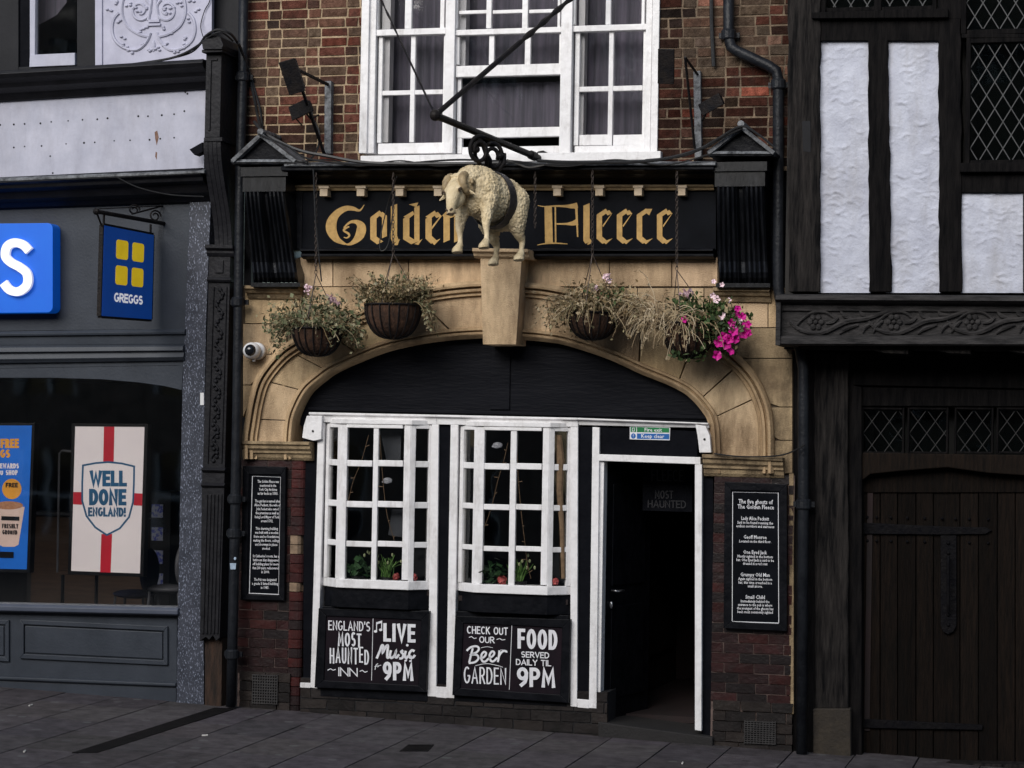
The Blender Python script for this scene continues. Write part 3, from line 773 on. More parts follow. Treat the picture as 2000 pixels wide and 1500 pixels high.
post('white_post', (621, 826), (634, 826), (620, 1345), (606, 1343), -.03, .12)
post('white_post', (843, 829), (857, 829), (852, 1361), (835, 1360), -.03, .12)
post('white_post', (880, 829), (895, 830), (887, 1364), (871, 1363), -.03, .12)
post('white_post', (1114, 834), (1129, 834), (1127, 1381), (1114, 1380), -.03, .12)
post('white_post', (1157, 834), (1171, 835), (1165, 1384), (1150, 1383), -.03, .12)
post('black_infill', (856, 829), (881, 829), (873, 1342), (850, 1340), -.005, .1, 'black')
post('black_infill', (1128, 834), (1158, 834), (1152, 1368), (1126, 1365), -.005, .1, 'black')
post('black_infill', (592, 858), (622, 858), (608, 1336), (592, 1336), .02, .1, 'black')
b = B(); b.poly([(851, 1341), (872, 1342), (871.5, 1364), (851.5, 1362)], -.031, .1); b.build('white_post_foot', M['white'], pub, bevel=0.004)
b = B(); b.poly([(1127, 1365), (1151, 1367), (1150, 1384), (1127.5, 1382)], -.031, .1); b.build('white_post_foot', M['white'], pub, bevel=0.004)
b = B(); b.poly([(586, 1333), (607, 1334), (606, 1344), (586, 1343)], -.031, .1); b.build('white_post_foot', M['white'], pub, bevel=0.004)


def bay(x, cols, lx, rx, rows, sill, ytop, lab):
    """canted bay: flat middle light of two columns, a narrow light each side turned back"""
    (a0, a1), (b0, b1) = cols; YB = -0.115
    f = B()
    xl, xr = a0 - 13, b1 + 13
    # middle light
    f.q(xl, ytop, a0, sill, YB, .05); f.q(b1, ytop, xr, sill, YB, .05); f.q(a1, ytop, b0, sill, YB + .004, .04)
    f.q(a0 + .2, ytop, b1 - .2, rows[0][0], YB - .004, .05)
    for (y0, y1), (z0, z1) in zip(rows, rows[1:]): 
        f.q(a0 + .2, y1, a1 - .2, z0, YB + .006, .035); f.q(b0 + .2, y1, b1 - .2, z0, YB + .006, .035)
    # canted lights, from the middle corner back to the posts
    L0 = P(xl, 1000, YB).x; L1 = P(lx[0], 1000, 0).x; R0 = P(xr, 1000, YB).x; R1 = P(rx[1], 1000, 0).x
    gl = B()

    def zz(y): return P(x, y, YB).z

    def cant(X0, X1, dark):
        Y0, Y1 = YB + .002, -.0

        def pc(t, d): # point along the cant, d into the room
            nx, ny = (Y1 - Y0), -(X1 - X0); l = math.hypot(nx, ny); s = 1 if ny * 1 > 0 else -1
            return (X0 + (X1 - X0) * t + nx / l * d * s, Y0 + (Y1 - Y0) * t + ny / l * d * s)

        def bx(t0, t1, y0, y1, d0, d1):
            q4 = [pc(t0, d0), pc(t1, d0), pc(t1, d1), pc(t0, d1)]
            f.prism([Vector((*p, zz(y1))) for p in q4], [Vector((*p, zz(y0))) for p in q4])
        bx(0, .22, ytop, sill, 0, .045); bx(.80, 1, ytop, sill, 0, .045); bx(.221, .799, ytop, rows[0][0], .001, .045)
        for (y0, y1), (z0, z1) in zip(rows, rows[1:]): bx(.221, .799, y1, z0, .004, .04)
        q4 = [pc(.2, .02), pc(.82, .02), pc(.82, .024), pc(.2, .024)]
        gl.prism([Vector((*p, zz(sill))) for p in q4], [Vector((*p, zz(ytop))) for p in q4])
    cant(L0, L1, 0); cant(R0, R1, 1)
    fo = f.build('bay_window', M['white'], pub, bevel=0.004); fo['label'] = lab
    gl.q(a0 - 2, ytop, b1 + 2, sill, YB + .02, .004); gl.build('pane', M['glass'], fo)
    s = B(); YS = YB - .035
    # sill and head plates follow the plan
    for y0, y1, ys in ((sill, sill + 17, .02), (ytop - 10, ytop - .3, .012)):
        z0, z1 = zz(y1), zz(y0)
        pl = [(L1 - .02, .03), (L0 - .008, YB - ys), (R0 + .008, YB - ys), (R1 + .02, .03)]
        s.prism([Vector((px, py, z0)) for px, py in pl], [Vector((px, py, z1)) for px, py in pl])
        s.build('sill' if ys > .02 else 'head_board', M['white'], fo, bevel=0.005); s = B()
    # black apron below
    p = B(); z0, z1 = zz(sill + 56), zz(sill + 17)
    pl = [(L1 - .0, .03), (L0, YB + .01), (R0, YB + .01), (R1, .03)]
    p.prism([Vector((px, py, z0)) for px, py in pl], [Vector((px, py, z1 - .002)) for px, py in pl])
    z0b = zz(sill + 235)
    p.box(L1 + .005, R1 - .005, -.03, .1, z0b, z0 - .002)
    p.build('apron_panel', M['gloss'], fo, bevel=0.004)
    return fo


bay(735, ((676, 727), (737, 787)), (634, 657), (808, 845), [(836, 899), (911, 979), (991, 1057), (1068, 1133)], 1133, 829, 'left bay window above the live music board')
bay(1005, ((944, 995), (1007, 1058)), (896, 922), (1081, 1117), [(841, 905), (917, 985), (996, 1067), (1077, 1143)], 1143, 834, 'right bay window above the food board')

# ---- door opening
b = B()
b.poly([(1168, 887), (1368, 893), (1368, 907), (1168, 900)], -.03, .12)
b.poly([(1164, 900), (1180, 901), (1172, 1400), (1159, 1400)], -.005, .12)
b.poly([(1357, 907), (1371, 907), (1370, 1428), (1357, 1426)], -.03, .12)
b.build('door_frame', M['white'], pub, bevel=0.004)
b = B(); b.poly([(1170, 834), (1362, 842), (1362, 894), (1170, 888)], .0, .08); b.poly([(1371.3, 884), (1393, 884), (1393, 1450), (1371.3, 1445)], .02, .3)
b.build('black_infill', M['black'], pub, bevel=0.003)
b = B(); b.poly([(1168, 1410), (1392, 1440), (1392, 1490), (1168, 1470)], -.06, .9); b.build('doorstep', mat('dark_doorstep', (.016, .0145, .0145), None, 6, .8, .5, 60), pub, bevel=0.008)
b = B()   # door leaf folded back inwards on the left
A = P(1184, 905, .09); A2 = P(1184, 1408, .09)
hx = A.x; wd = .82; dirv = Vector((math.sin(R(14)), math.cos(R(14)), 0)); nv = Vector((-dirv.y, dirv.x, 0)) * .045
for z0, z1, t0, t1, off in ((A2.z, A.z, 0, 1, 0),):
    f0 = [Vector((hx, .09, z0)), Vector((hx, .09, z0)) + dirv * wd, Vector((hx, .09, z1)) + dirv * wd, Vector((hx, .09, z1))]
    b.prism(f0, [p + nv for p in f0])
for k, (a, c) in enumerate(((.08, .44), (.52, .92))):
    zA = A2.z + (A.z - A2.z) * a; zC = A2.z + (A.z - A2.z) * c; o = Vector((hx, .09, 0)) - nv * .25
    f0 = [o + dirv * .12 + Vector((0, 0, zA)), o + dirv * (wd - .12) + Vector((0, 0, zA)), o + dirv * (wd - .12) + Vector((0, 0, zC)), o + dirv * .12 + Vector((0, 0, zC))]
    b.prism(f0, [p + nv * .24 for p in f0])
dl = b.build('door', M['gloss'], pub, bevel=0.006)
b = B(); hb = Vector((hx, .09, 0)) + dirv * .10 - nv * .3; zl = A2.z + 1.0
b.tube([hb + Vector((0, 0, zl)), hb - nv * 1.2 + Vector((0, 0, zl)), hb - nv * 1.2 + dirv * .11 + Vector((0, 0, zl))], .009, 8)
wsteel = mat('worn_steel', (.5, .5, .52), None, 9, .3, metal=.9); b.build('handle', wsteel, dl, smooth=True)
b = B(); b.ball(hb + Vector((0, 0, zl - .11)), (.016, .01, .03), 8, 6); b.build('lock', wsteel, dl, smooth=True)
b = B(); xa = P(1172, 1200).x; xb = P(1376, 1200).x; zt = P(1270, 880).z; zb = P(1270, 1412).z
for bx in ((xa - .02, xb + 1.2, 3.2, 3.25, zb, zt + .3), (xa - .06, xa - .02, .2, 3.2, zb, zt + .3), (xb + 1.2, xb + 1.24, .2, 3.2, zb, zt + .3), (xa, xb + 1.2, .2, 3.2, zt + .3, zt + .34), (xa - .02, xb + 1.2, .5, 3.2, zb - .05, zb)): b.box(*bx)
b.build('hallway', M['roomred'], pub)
# chalked board deep in the hallway
pb = thing('chalk_sign', 'faint dark board lettered Fleece and Most Haunted just inside the open doorway', 'sign', P(1300, 1000, .45))
b = B(); b.poly([(1255, 905), (1352, 908), (1352, 1000), (1255, 997)], .45, .02); b.build('board', M['black'], pb)
ik = Ink(plane(.448)); fm = mat('faded_chalk', (.035, .035, .04), None, 30, .9)
ik.word('FLEECE', 1272, 917, 1335, 940, 2.6, .02); ik.word('MOST', 1279, 958, 1315, 974, 2.2, .02); ik.word('HAUNTED', 1265, 977, 1340, 992, 2.2, .02)
ik.build('lettering', fm, pb)
# pub room behind the bays
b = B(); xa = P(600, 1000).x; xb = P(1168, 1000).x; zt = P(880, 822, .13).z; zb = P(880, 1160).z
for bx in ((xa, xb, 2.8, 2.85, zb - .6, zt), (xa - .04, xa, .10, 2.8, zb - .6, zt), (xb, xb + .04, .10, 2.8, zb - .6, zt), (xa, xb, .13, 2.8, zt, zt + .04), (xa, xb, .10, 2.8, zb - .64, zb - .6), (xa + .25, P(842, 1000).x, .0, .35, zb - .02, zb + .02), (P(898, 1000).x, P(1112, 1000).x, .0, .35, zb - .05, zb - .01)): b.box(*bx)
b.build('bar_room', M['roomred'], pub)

# ---- cornice over the sign, consoles and little pediments
b = B()
b.mould((556, 324, 356), (1398, 322, 355), [(0, -.34), (.22, -.36), (.36, -.36), (.4, -.32), (.55, -.28), (.7, -.16), (1, -.10)], .05)
cor = b.build('cornice', M['gloss'], pub, bevel=0.004)
b = B(); b.mould((556, 316, 325), (1398, 314, 323), [(0, -.33), (.5, -.375), (1, -.375)], .0); b.build('lead_flashing', M['lead'], cor, bevel=0.003)
b = B(); b.mould((566, 361, 372), (1394, 360, 371), [(0, -.10), (.4, -.10), (.6, -.085), (1, -.08)], .05); b.build('gilt_strip', M['goldtrim'], cor, bevel=0.002)
for x in (632, 704, 780, 855, 930, 1006, 1088, 1170, 1246, 1331):
    b = B(); yy = 363 - (x - 632) * .002
    b.q(x - 10, yy, x + 10, yy + 5, -.145, .1); b.q(x - 7.5, yy + 5.2, x + 7.5, yy + 20, -.135, .1)
    b.build('dentil', M['dentil'], cor, bevel=0.002)


def console(x0, x1, ytop, xb0, xb1, ybot, apex, eL, eR):
    b = B()
    w = x1 - x0
    b.q(x0 - 4, ytop - 48, x1 + 4, ytop - 30, -.33, .38); b.q(x0, ytop - 29.7, x1, ytop, -.31, .36)
    # fluted scroll bracket: S profile swept across, cut into reeds
    NP = 18; prof = []
    for i in range(NP + 1):
        t = i / NP; y = ytop + (ybot - ytop) * t
        Y = -.30 + .17 * (1 - math.cos(math.pi * min(t / .85, 1))) / 2 - (.05 * math.sin(math.pi * (t - .8) / .2) if t > .8 else 0)
        prof.append((t, y, Y))
    reeds = 10; prev = None
    for k in range(reeds * 3 + 1):
        u = k / (reeds * 3); ph = (k % 3)
        dep = -.016 if ph == 1 else (.012 if ph == 0 else -.012)
        if abs(u - .5) < .05: dep = .035
        row = []
        for t, y, Y in prof:
            xx = (x0 + 3) + (xb0 - x0 - 3) * t + ((x1 - 3 - (x0 + 3)) + ((xb1 - xb0) - (x1 - x0 - 6)) * t) * u
            row.append(b.bm.verts.new(P(xx, y, Y) + Vector((0, dep, 0))))
        if prev:
            for i in range(NP): b.face([prev[i], row[i], row[i + 1], prev[i + 1]])
        else: first = row
        prev = row
    for edge in (first, prev):
        bk = [b.bm.verts.new(Vector((v.co.x, .05, v.co.z))) for v in edge]
        for i in range(NP): b.face([edge[i], edge[i + 1], bk[i + 1], bk[i]])
    b.q(xb0 - 4, ybot, xb1 + 4, ybot + 8, -.16, .2)
    o = b.build('console', M['consolegloss'], pub)
    p = B(); (ax, ay) = apex
    p.poly([(eL[0] + 6, eL[1]), (ax, ay + 8), (eR[0] - 6, eR[1]), (eR[0] - 6, eR[1] + 10), (eL[0] + 6, eL[1] + 10)], -.34, .36)
    p.build('pediment', M['gloss'], o, bevel=0.003)
    p = B()
    def rake(a, c):
        dx, dy = c[0] - a[0], c[1] - a[1]; l = math.hypot(dx, dy); nx, ny = -dy / l * 8, dx / l * 8
        if ny < 0: nx, ny = -nx, -ny
        p.poly([a, c, (c[0] + nx, c[1] + ny), (a[0] + nx, a[1] + ny)], -.40, .44)
    rake(eL, (ax, ay)); rake((ax + .3, ay), eR)
    p.tube([P(ax, ay - 1, -.41), P(ax, ay - 1, -.41) + Vector((0, .45, 0))], .028, 8)
    p.mould((eL[0] + 2, eL[1] - 1, eL[1] + 8), (eR[0] - 2, eR[1] - 1, eR[1] + 8), [(0, -.37), (.6, -.39), (1, -.36)], -.30)
    p.build('lead_capping', M['lead'], o, bevel=0.003)
    return o


console(474, 558, 374, 494, 582, 552, (508, 258), (450, 312), (578, 312))
console(1396, 1494, 364, 1402, 1500, 553, (1447, 243), (1380, 296), (1514, 296))

# ---- the painted name board
sg = thing('pub_sign', 'long black fascia sign with gold blackletter words Golden Fleece under the cornice', 'sign', P(985, 430, -.05))
b = B(); b.poly([(560, 371), (1398, 369), (1398, 488), (586, 488)], -.05, .1); b.build('board', M['signblack'], sg)
b = B(); b.mould((588, 484, 505), (1394, 484, 505), [(0, -.08), (.1, -.14), (.3, -.15), (.45, -.10), (.6, -.12), (.8, -.12), (1, -.07)], .05); b.build('moulding', M['gloss'], sg, bevel=0.003)
b = B()
b.q(555, 371, 590, 488, -.06, .1); b.build('end_board', M['gloss'], sg)
ik = Ink(plane(-.0515))
ih = Ink(plane(-.0510))


def Z6(x, y): return (440 + x / 3.75, 250 + y / 3.75)
def Z3(x, y): return (1040 + x / 3.75, 300 + y / 3.75)


def rib(Zf, pts, k=1.0, n=5):
    pts = catmull([(*Zf(p[0], p[1]), p[2] / 3.75 * k) for p in pts], n)
    ik.strip([(p[0], p[1]) for p in pts], [max(p[2], .8) for p in pts])


def nib(Zf, pts, w=58, ang=38):
    """broad pen held at a fixed angle: each straight is a parallelogram"""
    nx, ny = w / 2 * 1.0, -w / 2 * math.tan(R(ang))*.55
    for a, c in zip(pts, pts[1:]):
        q = [(a[0] - nx, a[1] - ny), (a[0] + nx, a[1] + ny), (c[0] + nx, c[1] + ny), (c[0] - nx, c[1] - ny)]
        ik.fill([Zf(*p) for p in q])


# G
rib(Z6, [(1018, 562, 5), (985, 603, 14), (935, 590, 30), (880, 590, 40), (820, 625, 52), (775, 690, 66), (775, 755, 66), (815, 815, 46), (880, 850, 14)])
rib(Z6, [(850, 610, 6), (815, 680, 7), (812, 750, 8), (840, 815, 8), (890, 852, 12), (940, 835, 34), (985, 785, 66), (996, 725, 66), (965, 690, 34), (915, 690, 18), (868, 730, 10)])
rib(Z6, [(908, 722, 10), (880, 735, 16), (868, 752, 14), (900, 772, 16), (908, 790, 14), (890, 805, 10), (868, 800, 6)])
# o l d e n
nib(Z6, [(1085, 650), (1085, 805), (1135, 842)], 46); nib(Z6, [(1135, 622), (1166, 650), (1166, 800)], 36); ik.fill([Z6(*p) for p in ((1062, 655), (1130, 604), (1150, 628), (1100, 668))])
nib(Z6, [(1236, 565), (1236, 800), (1250, 835)], 46); ik.fill([Z6(*p) for p in ((1240, 845), (1280, 812), (1262, 858), (1236, 858))])
nib(Z6, [(1326, 655), (1326, 805), (1385, 842)], 46); nib(Z6, [(1404, 575), (1404, 835)], 38); ik.fill([Z6(*p) for p in ((1305, 650), (1375, 608), (1385, 632), (1340, 668))]); ik.fill([Z6(*p) for p in ((1385, 850), (1445, 812), (1415, 856))]); ik.fill([Z6(*p) for p in ((1345, 560), (1415, 545), (1400, 580))])
nib(Z6, [(1490, 655), (1490, 800), (1530, 838)], 46); nib(Z6, [(1540, 622), (1566, 652)], 36); ik.fill([Z6(*p) for p in ((1466, 650), (1535, 605), (1548, 630), (1500, 668))]); ik.fill([Z6(*p) for p in ((1572, 650), (1590, 640), (1515, 742), (1506, 732))]); ik.fill([Z6(*p) for p in ((1512, 838), (1578, 810), (1532, 858))])
nib(Z6, [(1622, 620), (1622, 830)], 46); ik.fill([Z6(*p) for p in ((1590, 640), (1625, 605), (1640, 635), (1605, 660))]); nib(Z6, [(1700, 640), (1700, 830)], 46); ik.fill([Z6(*p) for p in ((1625, 640), (1690, 605), (1715, 632), (1650, 660))])
ik.build('lettering', M['gold'], sg)
ik = Ink(plane(-.0515))
# F
rib(Z3, [(38, 380, 6), (90, 388, 8), (160, 384, 12), (230, 385, 16), (290, 385, 34), (330, 378, 40)])
ik.fill([Z3(*p) for p in ((88, 392), (142, 386), (150, 662), (92, 662))]); ik.fill([Z3(*p) for p in ((162, 388), (172, 388), (176, 660), (164, 660))])
ik.fill([Z3(*p) for p in ((312, 400), (330, 385), (336, 610), (326, 612))]); rib(Z3, [(176, 515, 10), (240, 515, 14), (290, 512, 30), (328, 500, 46)]); rib(Z3, [(35, 670, 5), (90, 660, 9), (170, 656, 10), (258, 662, 5)])
ik.fill([Z3(*p) for p in ((268, 384), (318, 380), (318, 405), (285, 398))])
# l
nib(Z3, [(396, 372), (396, 630), (412, 650)], 46); ik.fill([Z3(*p) for p in ((400, 662), (440, 625), (425, 660), (405, 668))])


def bl_e(x, last=False):
    nib(Z3, [(x + 24, 440), (x + 24, 615), (x + 66, 652)], 40); ik.fill([Z3(*p) for p in ((x + 6, 446), (x + 72, 402), (x + 86, 430), (x + 40, 462))])
    if last is not None:
        nib(Z3, [(x + 80, 420), (x + 100, 446)], 32); ik.fill([Z3(*p) for p in ((x + 108, 446), (x + 122, 432), (x + 52, 538), (x + 46, 528))])
    else:
        ik.fill([Z3(*p) for p in ((x + 66, 405), (x + 118, 405), (x + 96, 452), (x + 74, 436))])
    ik.fill([Z3(*p) for p in ((x + 48, 645), (x + 122, 620), (x + 72, 664))])


bl_e(466); bl_e(614); bl_e(760, None); bl_e(908)
ik.build('lettering', M['gold'], sg)

# ================================================================== THINGS ON THE PUB
# ---- ram statue
def build_ram():
    c0 = P(955, 394, -1.05)
    root = thing('ram_statue', 'cream painted ram statue slung from a black iron pole above the keystone', 'statue', c0)
    phi = R(20); tilt = R(6)
    Fv = Vector((-math.sin(phi), -math.cos(phi), 0)); Lv = Vector((math.cos(phi), -math.sin(phi), 0)) ; Uv = Vector((0, 0, 1))
    Fv2 = Fv * math.cos(tilt) + Uv * math.sin(tilt); Uv2 = Uv * math.cos(tilt) - Fv * math.sin(tilt)
    S = 1.0

    ro = R(8); Lv, Uv2 = Lv * math.cos(ro) + Uv2 * math.sin(ro), Uv2 * math.cos(ro) - Lv * math.sin(ro)

    def w(x, y, z): return c0 + (Fv2 * x + Lv * y + Uv2 * z) * S
    Mx = Matrix((Fv2, Lv, Uv2)).transposed()
    b = B()

    hr = Matrix.Rotation(R(6), 3, 'Z'); pv = Vector((.345, -.04, .06))

    pv = Vector((.37, -.04, .08)); pv2 = Vector((.320, -.040, .050)); HS = .93

    def hw(x, y, z): return w(*(pv2 + hr @ (Vector((x, y, z)) - pv) * HS))

    def el(c, r, ry=0.0, f=None):
        b.ball((f or w)(*c), Vector(r) * S * (HS if f else 1), 24, 16, Mx @ (hr if f else Matrix.Identity(3)) @ Matrix.Rotation(ry, 3, 'Y'))

    def limb(pts, f=None):
        P3 = catmull([(*(f or w)(*p[:3]), p[3] * S * (HS if f else 1)) for p in pts], 5); b.tube([p[:3] for p in P3], [p[3] for p in P3], 14)
        b.ball(P3[0][:3], P3[0][3]); b.ball(P3[-1][:3], P3[-1][3])
    el((-.02, 0, .035), (.29, .178, .188)); el((.11, 0, .05), (.17, .175, .192)); el((-.17, 0, .012), (.175, .188, .205)); el((-.02, 0, .0), (.24, .16, .15))
    el((.09, 0, .14), (.16, .12, .09)); el((.16, 0, .0), (.10, .115, .13))
    limb([(.14, 0, .11, .135), (.215, -.01, .12, .112), (.285, -.02, .09, .085)])
    # head: skull, tapering muzzle, jaw
    limb([(.37, -.04, .09, .080), (.430, -.04, .045, .074), (.470, -.04, -.025, .055), (.500, -.04, -.105, .039), (.505, -.04, -.150, .034)], hw)
    el((.405, -.04, -.005), (.065, .066, .085), 0, hw); el((.503, -.04, -.138), (.034, .038, .036), 0, hw); el((.43, -.04, -.055), (.042, .040, .055), 0, hw)
    for q in (1, -1): el((.462, -.04 + q * .056, .045), (.034, .018, .018), .5, hw)
    el((.375, -.04, .160), (.06, .075, .03), 0, hw)
    # legs
    for s, dx in ((1, .0), (-1, .03)):
        limb([(.15 + dx, .098 * s, -.04, .078), (.18 + dx, .106 * s, -.135, .047), (.200 + dx, .108 * s, -.235, .030), (.197 + dx, .108 * s, -.30, .019), (.206 + dx, .108 * s, -.365, .022)])
        limb([(.206 + dx, .108 * s, -.358, .027), (.226 + dx, .108 * s, -.385, .034), (.240 + dx, .108 * s, -.408, .042)])
        limb([(-.18, .10 * s, .02, .12), (-.175 + dx * .5, .11 * s, -.11, .092), (-.212 + dx * .5, .11 * s, -.215, .048), (-.252 + dx * .5, .11 * s, -.275, .026), (-.242 + dx * .5, .11 * s, -.33, .019), (-.235 + dx * .5, .11 * s, -.375, .026)])
        limb([(-.235 + dx * .5, .11 * s, -.370, .027), (-.215 + dx * .5, .11 * s, -.395, .034), (-.200 + dx * .5, .11 * s, -.418, .042)])
    limb([(-.32, 0, .06, .045), (-.35, 0, -.03, .04), (-.35, 0, -.10, .025)])
    bmesh.ops.recalc_face_normals(b.bm, faces=b.bm.faces)
    me = bpy.data.meshes.new('body'); b.bm.to_mesh(me); b.bm.free()
    o = bpy.data.objects.new('body', me); COL.objects.link(o)
    md = o.modifiers.new('r', 'REMESH'); md.mode = 'VOXEL'; md.voxel_size = 0.0062
    ms = o.modifiers.new('s', 'SMOOTH'); ms.iterations = 4; ms.factor = .6
    bpy.context.view_layer.update()
    ev = o.evaluated_get(bpy.context.evaluated_depsgraph_get()); me2 = bpy.data.meshes.new_from_object(ev)
    o.modifiers.clear(); o.data = me2; bpy.data.meshes.remove(me)
    inv = Mx.transposed()
    me2.update()
    nrm = [v.normal.copy() for v in me2.vertices]
    for v, nn in zip(me2.vertices, nrm):
        l = (inv @ (v.co - c0)) / S
        k = 1.0
        if l.z < -.20: k = max(0, 1 - (-.20 - l.z) / .08)
        lh = pv + hr.transposed() @ (l - pv2) / HS
        if lh.x > .37 and lh.z < .135 and l.x > .2: k *= max(0, 1 - (lh.x - .37) / .03)
        zc = -.418 if l.x > 0 else -.428
        if l.z < zc: v.co += Uv2 * ((zc - l.z) * S)
        if k > 0:
            a = noise.voronoi(l * 54)[0]; curl = (a[0]) * 0.9
            n2 = noise.noise(l * 60)
            v.co += nn * k * (0.007 - curl * 0.016 + n2 * .002)
    for p in me2.polygons: p.use_smooth = True
    me2.materials.append(M['ram']); o.parent = root; o.matrix_parent_inverse = Matrix.Translation(-c0)
    for s in (1, -1):       # ammonite horns
        h = B(); pts = []; rr = []
        for i in range(52):
            t = i / 51; a = R(70) + t * R(470); r = .066 * (1 - t) + .016
            pts.append(hw(.370 - r * math.cos(a), -.04 + s * (.056 + .080 * t), .085 + r * math.sin(a))); rr.append(HS * (.031 * (1 - t) ** .7 + .008) * (1 + .08 * math.sin(i * 2.2)))
        h.tube(pts, rr, 10); h.build('horn', M['hoof'], root, smooth=True)
        e = B(); e.ball(hw(.470, -.04 + s * .062, .028), .0125, 12, 8); e.build('eye', M['hoof'], root, smooth=True)
        e = B(); e.ball(hw(.478, -.04 + s * .069, .026), .0105, 8, 6); e.tube([hw(.445, -.04 + s * .066, .034), hw(.470, -.04 + s * .077, .044), hw(.494, -.04 + s * .066, .024)], .006, 6); e.tube([hw(.448, -.04 + s * .066, .016), hw(.470, -.04 + s * .075, .010), hw(.492, -.04 + s * .064, .014)], .003, 6); e.build('eyelid', M['eye'], root)
        e = B(); q = [hw(.39, -.04 + s * .07, .04), hw(.405, -.04 + s * .12, .022), hw(.40, -.04 + s * .165, -.015), hw(.385, -.04 + s * .12, .0)]
        e.prism(q, [p + Uv2 * .012 for p in q]); e.build('ear', M['ram'], root, bevel=.004)
    e = B()
    for s in (1, -1): e.tube([hw(.538, -.04 + s * .010, -.146), hw(.535, -.04 + s * .020, -.136), hw(.528, -.04 + s * .026, -.130)], .0075, 6)
    e.tube([hw(.492, -.04 - .038, -.160), hw(.525, -.04 - .024, -.170), hw(.537, -.04, -.166), hw(.525, -.04 + .024, -.170), hw(.492, -.04 + .038, -.160)], .0055, 6)
    e.build('muzzle', M['eye'], root)
    # girth strap, tilted back
    g = B(); N = 40; ring = []
    for i in range(N):
        a = 2 * math.pi * i / N; yy = .186 * math.cos(a); zz = .205 * math.sin(a) + .032; xo = -.045 - .10 * (-math.sin(a)) * .25
        row = []
        for dx in (-.042, .042):
            for k in (1.0, 1.035): row.append(g.bm.verts.new(w(xo + dx, yy * k, zz * k - .01)))
        ring.append(row)
    for i in range(N):
        r, s = ring[i], ring[(i + 1) % N]
        for a, c in ((0, 1), (1, 3), (3, 2), (2, 0)): g.face([r[a], r[c], s[c], s[a]])
    g.build('girth_strap', mat('worn_strap_paint', (.028, .025, .029), (.014, .013, .016), 14, .5, .6, 40), root, smooth=False)
    return root, w


ram, ramw = build_ram()

# ---- iron pole with stays and scrolls
ib = thing('iron_bracket', 'long black iron pole with twisted stays jutting from the pub front, ram slung below', 'bracket', P(1055, 312, 0))
tip = P(850, 225, -1.75); foot = P(1060, 312, -.0)
b = B(); b.tube([foot, tip], .026, 10); b.ball(tip, .042, 10, 8); b.tube([foot + Vector((0, .02, 0)), foot - Vector((0, .03, 0))], .07, 10); b.tube([foot.lerp(tip, .08), foot.lerp(tip, .12)], .036, 10)
b.build('pole', M['iron'], ib)


def stay(end, r):
    b = B(); n = 60; pts = []; rr = []
    ax = (end - tip)
    for i in range(n + 1):
        t = i / n; pts.append(tip + ax * t); rr.append(r * (1 + (.28 * math.sin(i * 1.3) if .45 < t < .8 else 0)))
    b.tube(pts, rr, 8); return b.build('stay', M['iron'], ib)


stay(P(1200, -76, -.02), .020); stay(P(700, -95, -.02), .008)
b = B()
base = tip.lerp(foot, .40); pd = (foot - tip).normalized()


def scroll(cx, cy, Y, r, turns=1.35, a0=90, d=1, rad=.016):
    pts = []; n = 26
    for i in range(n + 1):
        t = i / n; a = R(a0 + d * 360 * turns * t); rr = r * (1 - .55 * t); c = P(cx, cy, Y)
        pts.append(c + Vector((math.cos(a) * rr * .62, math.cos(a) * rr * .5, math.sin(a) * rr)))
    b.tube(pts, rad, 8)


scroll(936, 293, -1.20, .105, 1.4, 60, 1); scroll(963, 306, -.95, .105, 1.4, 120, -1)
b.tube([P(928, 282, -1.2), P(928, 305, -1.18), P(944, 332, -1.08)], .016, 8); b.tube([P(945, 290, -1.05), P(957, 312, -1.02), P(958, 335, -1.0)], .016, 8)
b.tube([P(985, 300, -.9), P(985, 318, -.92), P(970, 340, -.97)], .016, 8); b.tube([P(952, 335, -1.04), P(948, 300, -1.08), P(938, 270, -1.15)], .014, 8)
b.ball(P(931, 292, -1.2), .026, 10, 8); b.ball(P(977, 305, -.93), .026, 10, 8)
b.build('scroll_hanger', M['iron'], ib, smooth=True)

# ---- chains (stand-alone end hanging free)
def chain_mesh(b, p0, p1, link=.036, r=.0030):
    n = max(2, int((p1 - p0).length / (link * .78))); d = (p1 - p0).normalized(); s = d.orthogonal().normalized(); s2 = d.cross(s)
    for i in range(n):
        c = p0.lerp(p1, (i + .5) / n); v = s if i % 2 else s2
        pts = [c + d * (link / 2 * math.cos(R(a))) + v * (link * .28 * math.sin(R(a))) for a in range(0, 361, 45)]
        b.tube(pts, r, 5, cap=False)


b = B(); chain_mesh(b, P(1045, 336, -.34), P(1045, 445, -.34)); tag(b.build('chain', M['chain']), 'rusty chain with nothing on it hanging in front of the black name board', 'chain')


# ---- hanging baskets
def leaf(b, c, s, elong=1.6):
    d = Vector((rnd.gauss(0, 1), rnd.gauss(0, 1), rnd.gauss(0, 1))).normalized(); e = d.orthogonal().normalized(); n = d.cross(e)
    e = (e * math.cos(rnd.random() * 6) + n * math.sin(rnd.random() * 6))
    vs = [c - d * s * elong / 2, c + e * s * .42, c + d * s * elong / 2, c - e * s * .42]
    b.face([b.bm.verts.new(v) for v in vs])


PAL = {'green': [(.04, .075, .02), (.06, .10, .03), (.03, .055, .018), (.09, .13, .05)],
       'dry': [(.33, .25, .14), (.24, .17, .085), (.44, .35, .22), (.13, .09, .045), (.28, .24, .13)],
       'sage': [(.16, .17, .09), (.24, .23, .13), (.08, .10, .045), (.30, .27, .17)],
       'straw': [(.46, .36, .22), (.33, .24, .14), (.54, .44, .30)]}


